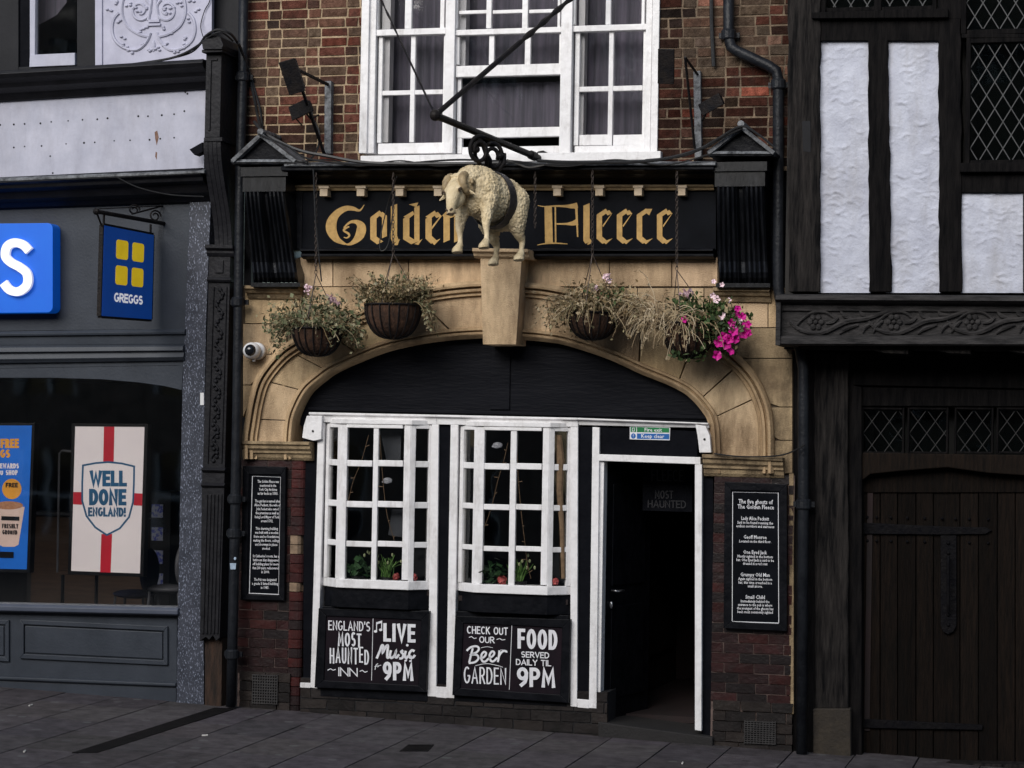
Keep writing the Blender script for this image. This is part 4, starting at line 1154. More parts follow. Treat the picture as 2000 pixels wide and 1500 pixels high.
def wisp(b, p, d, L, r, sag, col, nl=0, pal='dry', ls=.02):
    pts = []; n = 7; q = p.copy(); v = d.normalized()
    for i in range(n):
        pts.append(q.copy()); q = q + v * L / n; v = (v + Vector((rnd.gauss(0, .16), rnd.gauss(0, .16), rnd.gauss(0, .14) - sag / n))).normalized()
    b.col = (*col, 1); b.tube(pts, [r * (1 - .6 * i / n) for i in range(n)], 4, cap=False)
    for i in range(nl):
        k = rnd.randrange(1, n); b.col = (*rnd.choice(PAL[pal]), 1); leaf(b, pts[k] + Vector((rnd.gauss(0, .012), rnd.gauss(0, .012), rnd.gauss(0, .012))), ls * rnd.uniform(.6, 1.3))
    return pts


FLOWER = {}


def flower_mesh(kind):
    if kind in FLOWER: return FLOWER[kind]
    f = B(); nq = 5; r = .036
    if kind == 'pale':  # cluster head
        for i in range(26):
            c = Vector((rnd.gauss(0, .013), rnd.gauss(0, .010), rnd.gauss(0, .012)))
            for k in range(3): 
                d = Vector((rnd.gauss(0, 1), rnd.gauss(0, 1), rnd.gauss(0, 1))).normalized(); e = d.orthogonal(); s = .011
                f.face([f.bm.verts.new(c + v) for v in (d * -s, e * s, d * s, -e * s)])
    else:               # trumpet of five lobes facing -Y
        c0 = f.bm.verts.new((0, .03, 0)); rim = []; mid = []
        for i in range(20):
            a = 2 * math.pi * i / 20; k = 1 + .13 * math.cos(5 * a)
            mid.append(f.bm.verts.new((.35 * r * math.cos(a), .004, .35 * r * math.sin(a)))); rim.append(f.bm.verts.new((r * k * math.cos(a), -.008 + .006 * math.cos(5 * a), r * k * math.sin(a))))
        for i in range(20):
            j = (i + 1) % 20; f.face([c0, mid[i], mid[j]]); f.face([mid[i], rim[i], rim[j], mid[j]])
    me = bpy.data.meshes.new('flower'); f.bm.to_mesh(me); f.bm.free(); me.materials.append({'pale': M['palepink'], 'pink': M['pink'], 'light': M['palepink']}[kind])
    FLOWER[kind] = me; return me


def basket(label, cx, ytop, ybot, rx, Y, hook, rings, foliage, flowers, liner=True):
    root = thing('hanging_basket', label, 'hanging basket', P(cx, ytop, Y), 'flower baskets hung along the stone arch')
    c = P(cx, ytop, Y); R_ = abs(P(cx + rx, ytop, Y).x - P(cx - rx, ytop, Y).x) / 2; H = c.z - P(cx, ybot, Y).z
    b = B(); nU, nV = 36, 8; rows = []
    for j in range(nV + 1):
        t = j / nV; a = t * math.pi / 2; rr = R_ * (math.cos(a) ** .75 if t < 1 else .05) * .97 + .0; z = -H * math.sin(a) * .96
        rows.append([b.bm.verts.new(c + Vector((max(rr, .02) * math.cos(2 * math.pi * i / nU) * (1 + rnd.uniform(-.012, .012)), max(rr, .02) * math.sin(2 * math.pi * i / nU), z))) for i in range(nU)])
    for r, s in zip(rows, rows[1:]):
        for i in range(nU): b.face([r[i], r[(i + 1) % nU], s[(i + 1) % nU], s[i]])
    b.face(rows[-1]); b.face(rows[0])
    b.build('coir_liner', M['coir'], root)
    b = B()
    for i in range(18):
        an = 2 * math.pi * i / 18; pts = []
        for j in range(nV + 1):
            a = j / nV * math.pi / 2; rr = R_ * max(math.cos(a) ** .75, .06); pts.append(c + Vector((rr * math.cos(an), rr * math.sin(an), -H * math.sin(a))))
        b.tube(pts, .006, 5)
    b.tube([c + Vector((R_ * math.cos(2 * math.pi * i / 32), R_ * math.sin(2 * math.pi * i / 32), 0)) for i in range(33)], .008, 6, cap=False)
    b.build('wire_frame', M['iron'], root)
    b = B(); top = P(*hook[0], Y + hook[2] if len(hook) > 2 else -.36); ring = P(*hook[1], Y)
    chain_mesh(b, top, ring)
    for an in (20, 140, 265):
        e = c + Vector((R_ * math.cos(R(an)), R_ * math.sin(R(an)), 0)); b.tube([ring, e], .0035, 5)
    b.build('chain', M['chain'], root)
    b = B(True); foliage(b, c, R_, H, Y); b.build('foliage', M['leaf'], root)
    for kind, x, y, dy, s in flowers:
        o = bpy.data.objects.new('flower', flower_mesh(kind)); COL.objects.link(o); o.parent = root
        o.location = P(x, y, Y - R_ * dy) - root.location; o.scale = (s, s, s); o.rotation_euler = (rnd.uniform(-.6, .3), rnd.uniform(-3, 3), rnd.uniform(-.3, .7))
    return root


def cloud(b, Y, blobs, n, pal, size, stems=True):
    for (x, y, rx, ry, w) in blobs:
        for i in range(int(n * w)):
            u, v, t = rnd.gauss(0, .48), rnd.gauss(0, .48), rnd.gauss(0, .5)
            if u * u + v * v > 1.7: continue
            p = P(x + u * rx, y + v * ry, Y) + Vector((0, t * rx / 270, 0)); b.col = (*rnd.choice(PAL[pal if rnd.random() > .25 else 'dry']), 1); leaf(b, p, size * rnd.uniform(.5, 1.4))


def fol1(b, c, R_, H, Y):
    cloud(b, Y, [(600, 612, 60, 32, 1), (560, 632, 42, 34, .7), (660, 622, 45, 36, .8), (545, 670, 18, 30, .2), (690, 650, 22, 34, .3), (620, 590, 50, 24, .5)], 430, 'sage', .024)
    for i in range(110):
        a = rnd.uniform(0, 6.28); p = c + Vector((R_ * .8 * math.cos(a), R_ * .8 * math.sin(a), 0)); d = Vector((math.cos(a) * .8, math.sin(a) * .8, rnd.uniform(.1, 1.5)))
        wisp(b, p, d, rnd.uniform(.18, .42), .0035, rnd.uniform(.8, 3.2), rnd.choice(PAL['dry']), 12, 'sage', .024)


def fol2(b, c, R_, H, Y):
    cloud(b, Y, [(770, 572, 62, 22, .8), (720, 582, 34, 22, .5), (815, 580, 28, 24, .4), (770, 550, 40, 18, .3)], 420, 'sage', .022)
    cloud(b, Y, [(790, 566, 52, 26, .8), (840, 612, 10, 34, .15)], 420, 'dry', .022)
    for i in range(130):
        a = rnd.uniform(0, 6.28); p = c + Vector((R_ * .7 * math.cos(a), R_ * .7 * math.sin(a), .01)); d = Vector((math.cos(a) * .7, math.sin(a) * .7, rnd.uniform(.8, 1.8)))
        wisp(b, p, d, rnd.uniform(.14, .34), .0032, rnd.uniform(.2, 1.9), rnd.choice(PAL['dry']), 10, 'dry', .020)
    for i in range(14):
        a = rnd.uniform(-.5, .6); p = c + Vector((R_ * math.cos(a), R_ * math.sin(a), .02)); wisp(b, p, Vector((.8, -.3, -.1)), rnd.uniform(.2, .36), .003, 3.6, rnd.choice(PAL['dry']), 9, 'sage', .02)


def fol3(b, c, R_, H, Y):
    cloud(b, Y, [(1150, 590, 58, 30, 1), (1110, 610, 30, 34, .5), (1215, 590, 34, 32, .5), (1165, 565, 44, 20, .4), (1150, 640, 40, 22, .25)], 520, 'dry', .023)
    cloud(b, Y, [(1180, 590, 50, 26, .5), (1200, 575, 26, 16, .3)], 300, 'green', .024)
    for i in range(170):
        a = rnd.uniform(0, 6.28); p = c + Vector((R_ * .8 * math.cos(a), R_ * .8 * math.sin(a), .01)); d = Vector((math.cos(a) * .9, math.sin(a) * .9, rnd.uniform(.2, 1.5)))
        wisp(b, p, d, rnd.uniform(.2, .46), .0035, rnd.uniform(1.2, 4.2), rnd.choice(PAL['straw' if rnd.random() < .5 else 'dry']), 8, 'dry', .02)


def fol4(b, c, R_, H, Y):
    cloud(b, Y, [(1385, 640, 56, 40, 1.8), (1350, 605, 46, 28, 1.0), (1400, 605, 44, 22, .5), (1420, 668, 26, 26, .4), (1345, 690, 40, 18, .3)], 560, 'green', .028)
    for i in range(120):
        p = P(rnd.gauss(1312, 26), rnd.gauss(622, 14), Y - R_ * rnd.uniform(.1, 1)); wisp(b, p, Vector((rnd.gauss(0, .7), rnd.uniform(-.9, 0), rnd.uniform(-.2, .6))), rnd.uniform(.2, .42), .0040, rnd.uniform(1.5, 4), rnd.choice(PAL['straw']), 3, 'straw', .02)
    for i in range(60):
        p = P(rnd.gauss(1262, 14), rnd.gauss(600, 14), Y - .1); wisp(b, p, Vector((rnd.gauss(-.2, .6), rnd.gauss(-.3, .4), rnd.uniform(-.4, .5))), rnd.uniform(.14, .34), .004, rnd.uniform(1, 4), rnd.choice(PAL['straw']), 3, 'dry', .02)
    for i in range(60):
        a = rnd.uniform(-1.5, 1.5); p = P(1385 + rnd.gauss(0, 26), 620, Y); wisp(b, p, Vector((math.cos(a), -abs(math.sin(a)), rnd.uniform(0, 1))), rnd.uniform(.15, .38), .004, 2.5, (.09, .11, .04), 10, 'green', .026)


basket('left end hanging basket, bushy sage foliage with two pale pink heads, brown ribbed liner below', 620, 642, 696, 46, -.34, ((617, 338), (617, 535)), 3, fol1,
       [('pale', 602, 563, .3, 1.1), ('pale', 647, 585, .5, 1.1), ('pale', 660, 593, .5, .8)])
basket('second hanging basket from the left, dry upright sprigs above a bare dark ribbed liner', 768, 596, 662, 53, -.34, ((768, 338), (768, 494)), 3, fol2, [])
basket('third hanging basket, drooping withered stems with one white flower head, right of the keystone', 1158, 612, 664, 48, -.34, ((1157, 333), (1157, 496)), 3, fol3,
       [('pale', 1186, 541, .3, 1.1), ('pale', 1163, 563, .3, .8)])
basket('right end hanging basket, straw and green leaves with bright magenta petunias', 1345, 632, 700, 52, -.34, ((1322, 335), (1322, 528)), 3, fol4,
       [('pale', 1344, 575, .4, 1.4), ('pink', 1438, 617, .4, 1.05), ('pink', 1447, 637, .6, 1.0), ('pink', 1432, 648, .8, 1.0), ('pink', 1453, 651, .5, 1.1), ('pink', 1405, 668, .9, 1.1), ('pink', 1418, 672, .8, 1.1), ('pink', 1424, 662, .8, 1), ('pink', 1426, 686, .7, .9), ('pink', 1400, 694, .8, 1.0),
        ('pink', 1337, 624, 1.1, .7), ('light', 1400, 585, .5, .8), ('light', 1392, 577, .5, .6), ('light', 1424, 587, .4, .6), ('light', 1410, 617, .7, .8), ('light', 1394, 550, .3, .5), ('light', 1410, 556, .3, .5), ('pink', 1412, 657, .9, .9), ('pink', 1450, 618, .5, .8), ('pink', 1461, 634, .4, .8), ('pink', 1441, 603, .4, .7), ('pink', 1462, 650, .5, .8), ('pink', 1429, 630, .8, .8), ('light', 1444, 628, .6, .7), ('pink', 1436, 662, .7, .9), ('light', 1430, 640, .7, .9)])


# ---- floodlights on arms
def flood(label, head, ang, Y, size, arm, post):
    r = thing('floodlight', label, 'floodlight', P(*head, Y), 'black floodlights on the pub front')
    b = B(); c = P(*head, Y); w, h, d = size
    Mr = Matrix.Rotation(R(ang), 3, 'Y') @ Matrix.Rotation(R(20), 3, 'X')
    def bx(x0, x1, y0, y1, z0, z1):
        b.prism([c + Mr @ Vector(v) for v in ((x0, y0, z0), (x1, y0, z0), (x1, y0, z1), (x0, y0, z1))], [c + Mr @ Vector(v) for v in ((x0, y1, z0), (x1, y1, z0), (x1, y1, z1), (x0, y1, z1))])
    bx(-w / 2, w / 2, -d / 2, d / 2, -h / 2, h / 2)
    for k in range(5): bx(-w / 2 + .01, w / 2 - .01, d / 2, d / 2 + .03, -h / 2 + h * (k + .3) / 5, -h / 2 + h * (k + .5) / 5)
    bx(-w / 2 - .012, w / 2 + .012, -d / 2 - .012, -d / 2 + .002, -h / 2 - .012, h / 2 + .012)
    b.build('housing', M['iron'], r, bevel=.004)
    b = B()
    for a, e, rr in arm: b.tube([P(*a), P(*e)], rr, 8)
    b.build('arm', M['iron'], r)
    if post:
        b = B(); b.poly(post, -.06, .06); b.build('mounting_post', M['lead'], r, bevel=.003)
    return r


flood('black floodlight on a raking arm in front of the left brickwork', (573, 148), -14, -.75, (.11, .24, .07), [((573, 132, -.72), (640, 165, -.08), .014), ((585, 160, -.70), (633, 300, -.08), .014)], [(634, 158), (647, 158), (646, 300), (633, 300)])
flood('small black floodlight tucked low under the left raking arm', (590, 214), 72, -.45, (.09, .17, .05), [((595, 218, -.45), (607, 232, -.3), .008), ((607, 232, -.3), (622, 225, -.1), .008), ((575, 228, -.45), (590, 245, -.4), .006)], None)
flood('black floodlight hard against the right edge of the white sash windows', (1303, 128), 4, -.45, (.10, .24, .07), [((1303, 150, -.42), (1312, 158, -.06), .012)], None)
flood('small black floodlight above the right pediment beside a dark steel post', (1392, 204), 66, -.40, (.07, .17, .05), [((1385, 210, -.4), (1372, 235, -.12), .009), ((1338, 112, -.5), (1357, 290, -.08), .010), ((1338, 112, -.5), (1362, 145, -.06), .010)], [(1354, 140), (1368, 138), (1370, 308), (1357, 310)])

# ---- dome security camera
sc_ = thing('security_camera', 'white dome security camera on the stonework beside the left downpipe', 'camera', P(491, 686, -.05))
b = B(); c = P(492, 685, -.12); b.ball(c, (.072, .075, .068), 20, 14); b.tube([c + Vector((.01, .05, 0)), c + Vector((.01, .13, 0))], .07, 18); b.tube([c + Vector((.012, .02, -.06)), c + Vector((.012, .02, -.085))], .014, 8); b.build('housing', M['camwhite'], sc_, smooth=True)
b = B(); b.ball(c + Vector((.006, -.044, .002)), .048, 18, 12); b.build('lens', M['camlens'], sc_, smooth=True)


# ---- air bricks
def airbrick(label, x0, y0, x1, y1, Y):
    r = thing('air_vent', label, 'vent', P((x0 + x1) / 2, y1, Y), 'cast grilles low in the brick piers')
    b = B(); b.q(x0, y0, x1, y1, Y + .012, .03); b.build('backing', M['hole'], r)
    b = B(); n = 10
    for i in range(n + 1):
        x = x0 + (x1 - x0) * i / n; y = y0 + (y1 - y0) * i / n
        b.q(x - .9, y0 - 1, x + .9, y1 + 1, Y, .011); b.q(x0 - 1, y - .9, x1 + 1, y + .9, Y - .0015, .011)
    b.build('grille', M['vent'], r)


airbrick('square iron air vent at the foot of the left brick pier', 493, 1319, 541, 1374, -.035)
airbrick('square iron air vent at the foot of the right brick pier', 1454, 1410, 1514, 1452, -.035)


# ---- notice boards
def board(name, label, fr, inner, Y, th, fill_, border, frame_m='gloss'):
    r = thing(name, label, 'notice board', P(fr[0][0], fr[2][1], Y))
    b = B()
    n = 4
    for i in range(4):
        a, c = fr[i], fr[(i + 1) % 4]; ai, ci = inner[i], inner[(i + 1) % 4]
        e = .15
        b.poly([a, c, ci, ai], Y, th)
    b.build('frame', M[frame_m], r, bevel=.004)
    b = B(); b.poly(inner, Y + .012, .02); b.build('panel', M[fill_], r)
    return r


hb = board('history_board', 'narrow black notice board of white small print on the left brick pier', [(474, 910), (558, 912), (555, 1173), (470, 1171)], [(486, 926), (549, 927), (545, 1163), (482, 1161)], -.05, .06, 'signblack', 1)
ik = Ink(plane(-.0395)); 
ik.strip([(493, 930), (487, 1158)], 1.3); ik.strip([(486, 1158.5), (545, 1161)], 1.3); ik.strip([(548, 932), (544, 1160)], .5); ik.strip([(493, 930), (548, 932)], .5)
hist = ['The Golden Fleece was', 'mentioned in the', 'York City Archives', 'as far back as 1503.', None, 'The garden is named after', 'Alice Peckett, the wife of', 'John Peckett who owned', 'the premises as well as', 'being Lord Mayor of York', 'around 1702.', None, 'This charming building', 'was built with a wooden', 'frame and no foundations,', 'making the floors, ceilings', 'and doorways in places', 'crooked.', None, "St Catherine's room, has a", 'bathroom that disappeared', 'off building plans for more', 'than 200 years, rediscovered', 'in 2000.', None, 'The Pub was designated', 'a grade II listed building', 'in 1983.']
y = 943.0; L = []
for s in hist:
    if s is None: y += 7.2; continue
    L.append((s, 524 - (y - 940) * .03, y, 5.4, min(len(s) * 1.98, 51), .012)); y += 7.75
small_text(ik, L); ik.build('lettering', M['letter'], hb)

gb = board('ghost_board', 'black notice board headed The five ghosts on the right brick pier', [(1415, 941), (1537, 946), (1537, 1233), (1413, 1227)], [(1428, 957), (1523, 960), (1522, 1219), (1428, 1214)], -.06, .07, 'signblack', 1)
ik = Ink(plane(-.0495))
ik.strip([(1431, 961), (1430, 1213)], 1.2); ik.strip([(1430, 1214), (1521, 1217)], 1.6); ik.strip([(1520, 962), (1521, 1216)], 1.2); ik.strip([(1431, 961), (1520, 963)], .4)
gl = [('The five ghosts of', 1476, 984, 8.6, 67), ('The Golden Fleece', 1476, 994, 8.4, 71), ('Lady Alice Peckett', 1475, 1016, 7.2, 54), ('Said to be found roaming the', 1475, 1023.5, 5.4, 70), ('endless corridors and staircases', 1475, 1030.5, 5.2, 74),
      ('Geoff Monroe', 1475, 1052.5, 7.2, 45), ('Located on the third floor.', 1475, 1060, 5.4, 62), ('One Eyed Jack', 1475, 1082, 7.2, 46), ('Mostly sighted in the bottom', 1475, 1089.5, 5.4, 69), ('bar, One Eyed Jack is said to be', 1475, 1096.5, 5.4, 73), ('dressed in a red coat', 1475, 1103.5, 5.4, 48),
      ('Grumpy Old Man', 1475, 1126, 7.2, 57), ('Again sighted in the bottom', 1475, 1133.5, 5.4, 66), ('bar, this time crouched in a', 1475, 1140.5, 5.4, 65), ('small alcove.', 1475, 1147.5, 5.4, 29), ('Small Child', 1475, 1169.5, 7.2, 38), ('Immediately behind the', 1475, 1177, 5.4, 56), ('entrance to the pub is where', 1475, 1184, 5.4, 67), ('the youngest of the ghosts has', 1475, 1191, 5.4, 71), ('been most commonly sighted', 1475, 1198, 5.4, 69)]
small_text(ik, [(s, x, y, h, w, .025) for s, x, y, h, w in gl]); ik.build('lettering', M['letter'], gb)

YC = -.075
lb = board('chalkboard', 'framed chalkboard lettered Live Music under the left bay window', [(622, 1188), (838, 1194), (832, 1352), (614, 1343)], [(637, 1203), (823, 1211), (817, 1339), (632, 1329)], YC, .07, 'chalk', 1)
ik = Ink(plane(YC + .0115)); s_ = .035
ik.word("ENGLAND'S", 641, 1213, 723, 1232, 2.3, s_); ik.word('MOST', 660, 1236, 706, 1263, 3.4, s_, jit=.12); ik.word('HAUNTED', 644, 1264, 721, 1295, 3.0, s_, jit=.16)
ik.word('INN', 661, 1304, 699, 1321, 2.3, s_); ik.strip([(640, 1309), (646, 1306), (651, 1309), (656, 1307)], 1.6); ik.strip([(703, 1311), (708, 1309), (713, 1313), (718, 1311)], 1.6)
ik.strip([(729, 1208), (726, 1329)], 1.0)
ik.word('LIVE', 749, 1218, 812, 1254, 6.4, s_); ik.word('9PM', 748, 1293, 808, 1329, 6.6, s_)


def script(ik, pts, w, n=5): 
    c = catmull(pts, n); ik.strip(c, w)


# script lettering, "Music" and note signs
for st in ([(736, 1286), (742, 1272), (746, 1261), (749, 1262), (748, 1274), (754, 1263), (758, 1261), (757, 1274), (757, 1284), (761, 1283)],
           [(764, 1270), (762, 1280), (765, 1285), (771, 1280), (774, 1271), (772, 1281), (775, 1284), (780, 1278)],
           [(788, 1270), (784, 1273), (788, 1278), (786, 1285), (780, 1286)], [(793, 1271), (791, 1281), (794, 1285), (798, 1281)],
           [(810, 1272), (805, 1270), (800, 1276), (801, 1284), (807, 1284), (811, 1279)]): script(ik, st, 4.6)
ik.fill([(x, y) for x, y in arc(796, 1260, 2.6, 2.6, 0, 330, 10)])
ik.strip([(736, 1233), (736, 1216), (746, 1213), (746, 1230)], 1.8); ik.strip([(736, 1218), (746, 1215)], 2.6); ik.fill(arc(734, 1233, 3.4, 2.6, 0, 330, 10)); ik.fill(arc(744, 1230, 3.4, 2.6, 0, 330, 10))
ik.strip([(795, 1290), (795, 1281), (804, 1281), (804, 1291)], 1.5); ik.fill(arc(793, 1290, 2.6, 2, 0, 330, 8)); ik.fill(arc(802, 1291, 2.6, 2, 0, 330, 8))
script(ik, [(733, 1308), (735, 1299), (739, 1296)], 1.6); ik.strip([(732, 1302), (740, 1300)], 1.3); script(ik, [(738, 1303), (741, 1300), (745, 1299)], 1.2)
ik.build('lettering', M['letter'], lb)

rb = board('chalkboard', 'framed chalkboard lettered Food and Beer Garden under the right bay window', [(889, 1203), (1114, 1210), (1110, 1373), (883, 1358)], [(905, 1217), (1098, 1226), (1094, 1357), (899, 1344)], YC, .07, 'chalk', 1)
ik = Ink(plane(YC + .0115)); s_ = .04
ik.word('CHECK OUT', 912, 1224, 992, 1239, 2.2, s_); ik.word('OUR', 936, 1243, 966, 1256, 2.0, s_); ik.strip([(916, 1245), (921, 1243), (926, 1247), (931, 1246)], 1.4); ik.strip([(970, 1249), (976, 1247), (981, 1250), (987, 1249)], 1.4)
ik.word('GARDEN', 906, 1303, 989, 1336, 2.9, s_); ik.strip([(1000, 1221), (995, 1347)], 1.0)
ik.word('FOOD', 1011, 1229, 1089, 1268, 6.6, s_); ik.word('SERVED', 1018, 1273, 1073, 1285, 2.0, s_); ik.word('DAILY TIL', 1008, 1288, 1077, 1300, 2.0, s_); ik.word('9PM', 1010, 1304, 1085, 1342, 7.0, s_)
for st in ([(924, 1266), (920, 1281), (917, 1294)], [(912, 1271), (920, 1264), (931, 1262), (936, 1267), (931, 1274), (921, 1278), (932, 1279), (935, 1286), (928, 1293), (916, 1295)],
           [(938, 1286), (946, 1283), (950, 1276), (946, 1273), (941, 1279), (942, 1290), (948, 1292), (955, 1286)], [(955, 1286), (963, 1281), (966, 1275), (962, 1272), (957, 1279), (959, 1290), (965, 1291), (972, 1284)],
           [(976, 1270), (975, 1281), (973, 1293)], [(975, 1282), (979, 1275), (985, 1271), (991, 1273)]): script(ik, st, 4.0)
script(ik, [(940, 1265), (952, 1263), (963, 1265)], 1.0); script(ik, [(978, 1269), (985, 1270), (992, 1274)], 1.0); script(ik, [(929, 1300), (950, 1296), (970, 1299), (983, 1303)], 1.1)
ik.build('lettering', M['letter'], rb)

# ---- fire exit plate
fs = thing('safety_sign', 'small green and blue Fire exit Keep clear plate above the open door', 'sign', P(1270, 860, -.01))
b = B(); b.poly([(1230, 832), (1309, 834), (1308, 860), (1230, 858)], -.012, .011); b.build('plate', M['letter'], fs)
b = B(); b.poly([(1244, 834), (1307, 836), (1307, 845), (1244, 844)], -.0135, .001); b.poly([(1231.5, 833.5), (1242.5, 834), (1242.5, 844), (1231.5, 843.5)], -.0135, .001); b.build('exit_panel', M['green'], fs)
b = B(); b.poly([(1244, 846.5), (1307, 847.5), (1307, 858), (1244, 857)], -.0135, .001); b.poly(arc(1237, 851.5, 4.6, 5.2, 0, 340, 16), -.0135, .001); b.build('clear_panel', M['safeblue'], fs)
ik = Ink(plane(-.0145)); small_text(ik, [('Fire exit', 1276, 843, 7, 34, .02), ('Keep clear', 1275, 855.5, 7.6, 45, .02), ('!', 1237, 854, 6, 1.2, 0)]); ik.strip([(1235, 836), (1239, 836), (1239, 842), (1235, 842), (1235, 836)], 1); ik.build('lettering', M['letter'], fs)

# ---- flowers and branch lights in the bays
def pot(label, cx, y, Y, kind, size=1.0):
    r = thing('pot_plant', label, 'plant', P(cx, y, Y), 'plants on the bay window boards')
    c = P(cx, y, Y)
    b = B(True)
    if kind == 'bulb':
        for i in range(46):
            a = rnd.uniform(0, 6.28); d = Vector((math.cos(a) * rnd.uniform(.1, .55), math.sin(a) * .3, 1)); wisp(b, c + Vector((rnd.gauss(0, .015), rnd.gauss(0, .01), 0)), d, rnd.uniform(.12, .25) * size, .006, .5, rnd.choice([(.10, .22, .04), (.06, .15, .03), (.16, .30, .08)]))
        b.col = (.5, .55, .3, 1)
        for i in range(9): b.ball(c + Vector((rnd.gauss(0, .07), rnd.gauss(0, .02), rnd.uniform(.12, .24) * size)), (.010, .010, .015), 6, 5)
    else:
        for i in range(70): b.col = (*rnd.choice([(.03, .08, .03), (.05, .12, .045), (.02, .05, .02)]), 1); leaf(b, c + Vector((rnd.gauss(0, .06), rnd.gauss(0, .03), abs(rnd.gauss(.05, .05)))) * 1, .055)
    b.build('leaves', M['leaf'], r)
    b = B(); b.tube([c - Vector((0, 0, .05)), c + Vector((0, 0, .012))], [.045, .058], 14); b.build('pot', M['screen'], r)
    return r, c


YP = -.04
pot('pale budded bulb plant with green spikes in the left bay window', 754, 1130, YP, 'bulb'); pot('dark leafy plant behind the lower left pane of the left bay window', 700, 1128, YP, 'leafy')
pot('green spiky bulb plant in the middle of the right bay window', 1015, 1138, YP, 'bulb', .9); pot('dark leafy plant beside the big pink rose in the right bay window', 958, 1136, YP, 'leafy')


def rose(label, x, y, r):
    b = B(); c = P(x, y, YP - .02)
    for i in range(60):
        d = Vector((rnd.gauss(0, 1), rnd.gauss(0, 1), rnd.gauss(0, 1))).normalized(); p = c + d * r * rnd.uniform(.5, 1); e = d.orthogonal().normalized(); f = d.cross(e); s = r * .55
        b.face([b.bm.verts.new(p + v) for v in (e * s, f * s + d * s * .3, -e * s, -f * s + d * s * .3)])
    tag(b.build('rose', M['rose']), label, 'flower', 'artificial roses in the bay windows')


rose('largest pink rose, low in the right bay window', 981, 1134, .036); rose('small rose at the far right light of the right bay window', 1084, 1136, .026)
rose('pale rose beside the green bulb plant in the left bay window', 774, 1126, .026); rose('orange pink rose in the right light of the left bay window', 808, 1127, .028)


def twig(label, pts, Y):
    b = B(); c = catmull(pts, 6); b.tube([P(x, y, Y) for x, y in c], .0026, 5)
    for i in range(3, len(c) - 1, 4):
        p = P(*c[i], Y); b.tube([p, p + Vector((rnd.uniform(-.04, .04), -.01, rnd.uniform(-.01, .02)))], .003, 4)
    tag(b.build('twig_garland', M['bark']), label, 'garland', 'twig garlands inside the bay windows')


twig('twig garland slanting behind the upper panes of the left bay window', [(720, 850), (706, 900), (690, 940), (680, 980)], -.09)
twig('twig garland hanging beside the centre bar of the left bay window', [(742, 850), (745, 900), (750, 960), (757, 1010), (770, 1055)], -.09)
twig('twig garland slanting from the top of the right bay window to its left', [(992, 865), (984, 900), (972, 940), (960, 990), (946, 1030)], -.09)
twig('twig garland hanging right of the centre bar of the right bay window', [(1010, 870), (1012, 930), (1018, 1000), (1024, 1050), (1030, 1100), (1037, 1130)], -.09)
b = B(); b.tube([P(1090, 850, -.03), P(1094, 900, -.03), P(1092, 960, -.03), P(1097, 1020, -.03), P(1100, 1130, -.03)], [.03, .035, .03, .02, .015], 8)
tag(b.build('dried_branch', M['bark']), 'thick pale dried branch standing in the right light of the right bay window', 'branch')
b = B(); b.poly([(742, 840), (784, 840), (782, 900), (755, 900)], .05, .02); b.poly([(766, 995), (790, 995), (790, 1050), (758, 1045)], .05, .02)
tag(b.build('window_poster', mat('dim_slate_poster', (.06, .065, .075), (.045, .05, .06), 5, .7)), 'dim slate coloured posters propped inside the left bay window', 'poster')


def skull(label, x, y):
    b = B(); c = P(x, y, -.05); b.ball(c, (.04, .03, .022), 14, 9); b.tube([c + Vector((-.04, -.01, -.012)), c + Vector((0, -.025, -.02)), c + Vector((.035, -.01, -.01))], .008, 6); b.build
    o = b.build('glass_bauble', mat('pale_bauble', (.55, .56, .6), (.25, .26, .3), 60, .3)); tag(o, label, 'ornament', 'pale hanging baubles in the bay windows')


skull('pale bauble hanging in the second row of panes of the left bay window', 757, 938); skull('pale bauble hanging in the top row of panes of the right bay window', 972, 869)

# ---- cables
def cable(label, pts, r=.011, m='wire', n=8):
    b = B(); c = catmull([(*P(*p),) for p in pts], n); b.tube(c, r, 6)
    return tag(b.build('cable', M[m]), label, 'cable', 'cables strung along the shop and pub fronts')


cable('thick black cable looping from the left pediment along the cornice to the white sill', [(497, 238, -.2), (520, 262, -.35), (580, 292, -.42), (640, 305, -.42), (720, 318, -.41), (850, 320, -.41), (980, 318, -.41)], .014)
cable('thinner black cable drooping just below the first along the left cornice', [(505, 262, -.42), (560, 285, -.43), (610, 312, -.42), (740, 322, -.41), (900, 312, -.41), (1060, 321, -.41), (1200, 318, -.41)], .008)
cable('black cable running from the right pediment down to the white sash sill', [(1450, 250, -.42), (1410, 268, -.43), (1370, 290, -.43), (1310, 308, -.43), (1240, 316, -.42), (1120, 317, -.41), (1050, 314, -.41)], .013)
cable('second black cable over the right pediment sagging beside the cornice', [(1515, 290, -.42), (1480, 262, -.44), (1447, 247, -.44), (1400, 272, -.44), (1340, 303, -.43), (1260, 313, -.42)], .009)
cable('grey cable lying loosely on the cornice under the iron pole', [(990, 312, -.41), (1010, 320, -.41), (1035, 327, -.41), (1070, 320, -.41)], .007, 'greywire')
cable('thin grey cable hanging past the chain of the first basket on the left', [(612, 330, -.39), (616, 420, -.37), (623, 500, -.36), (628, 550, -.34)], .006, 'wire')
cable('thin grey loop of cable hanging over the word Golden', [(775, 345, -.37), (757, 400, -.2), (742, 470, -.17), (746, 490, -.17), (760, 470, -.17), (770, 380, -.2)], .005, 'wire')
cable('bundle of black cable sweeping over the shop pilaster head down to the plaster panel', [(465, 85, -.2), (450, 66, -.42), (425, 58, -.45), (402, 70, -.42), (385, 90, -.3), (340, 112, -.22), (270, 124, -.22), (215, 130, -.22)], .010)
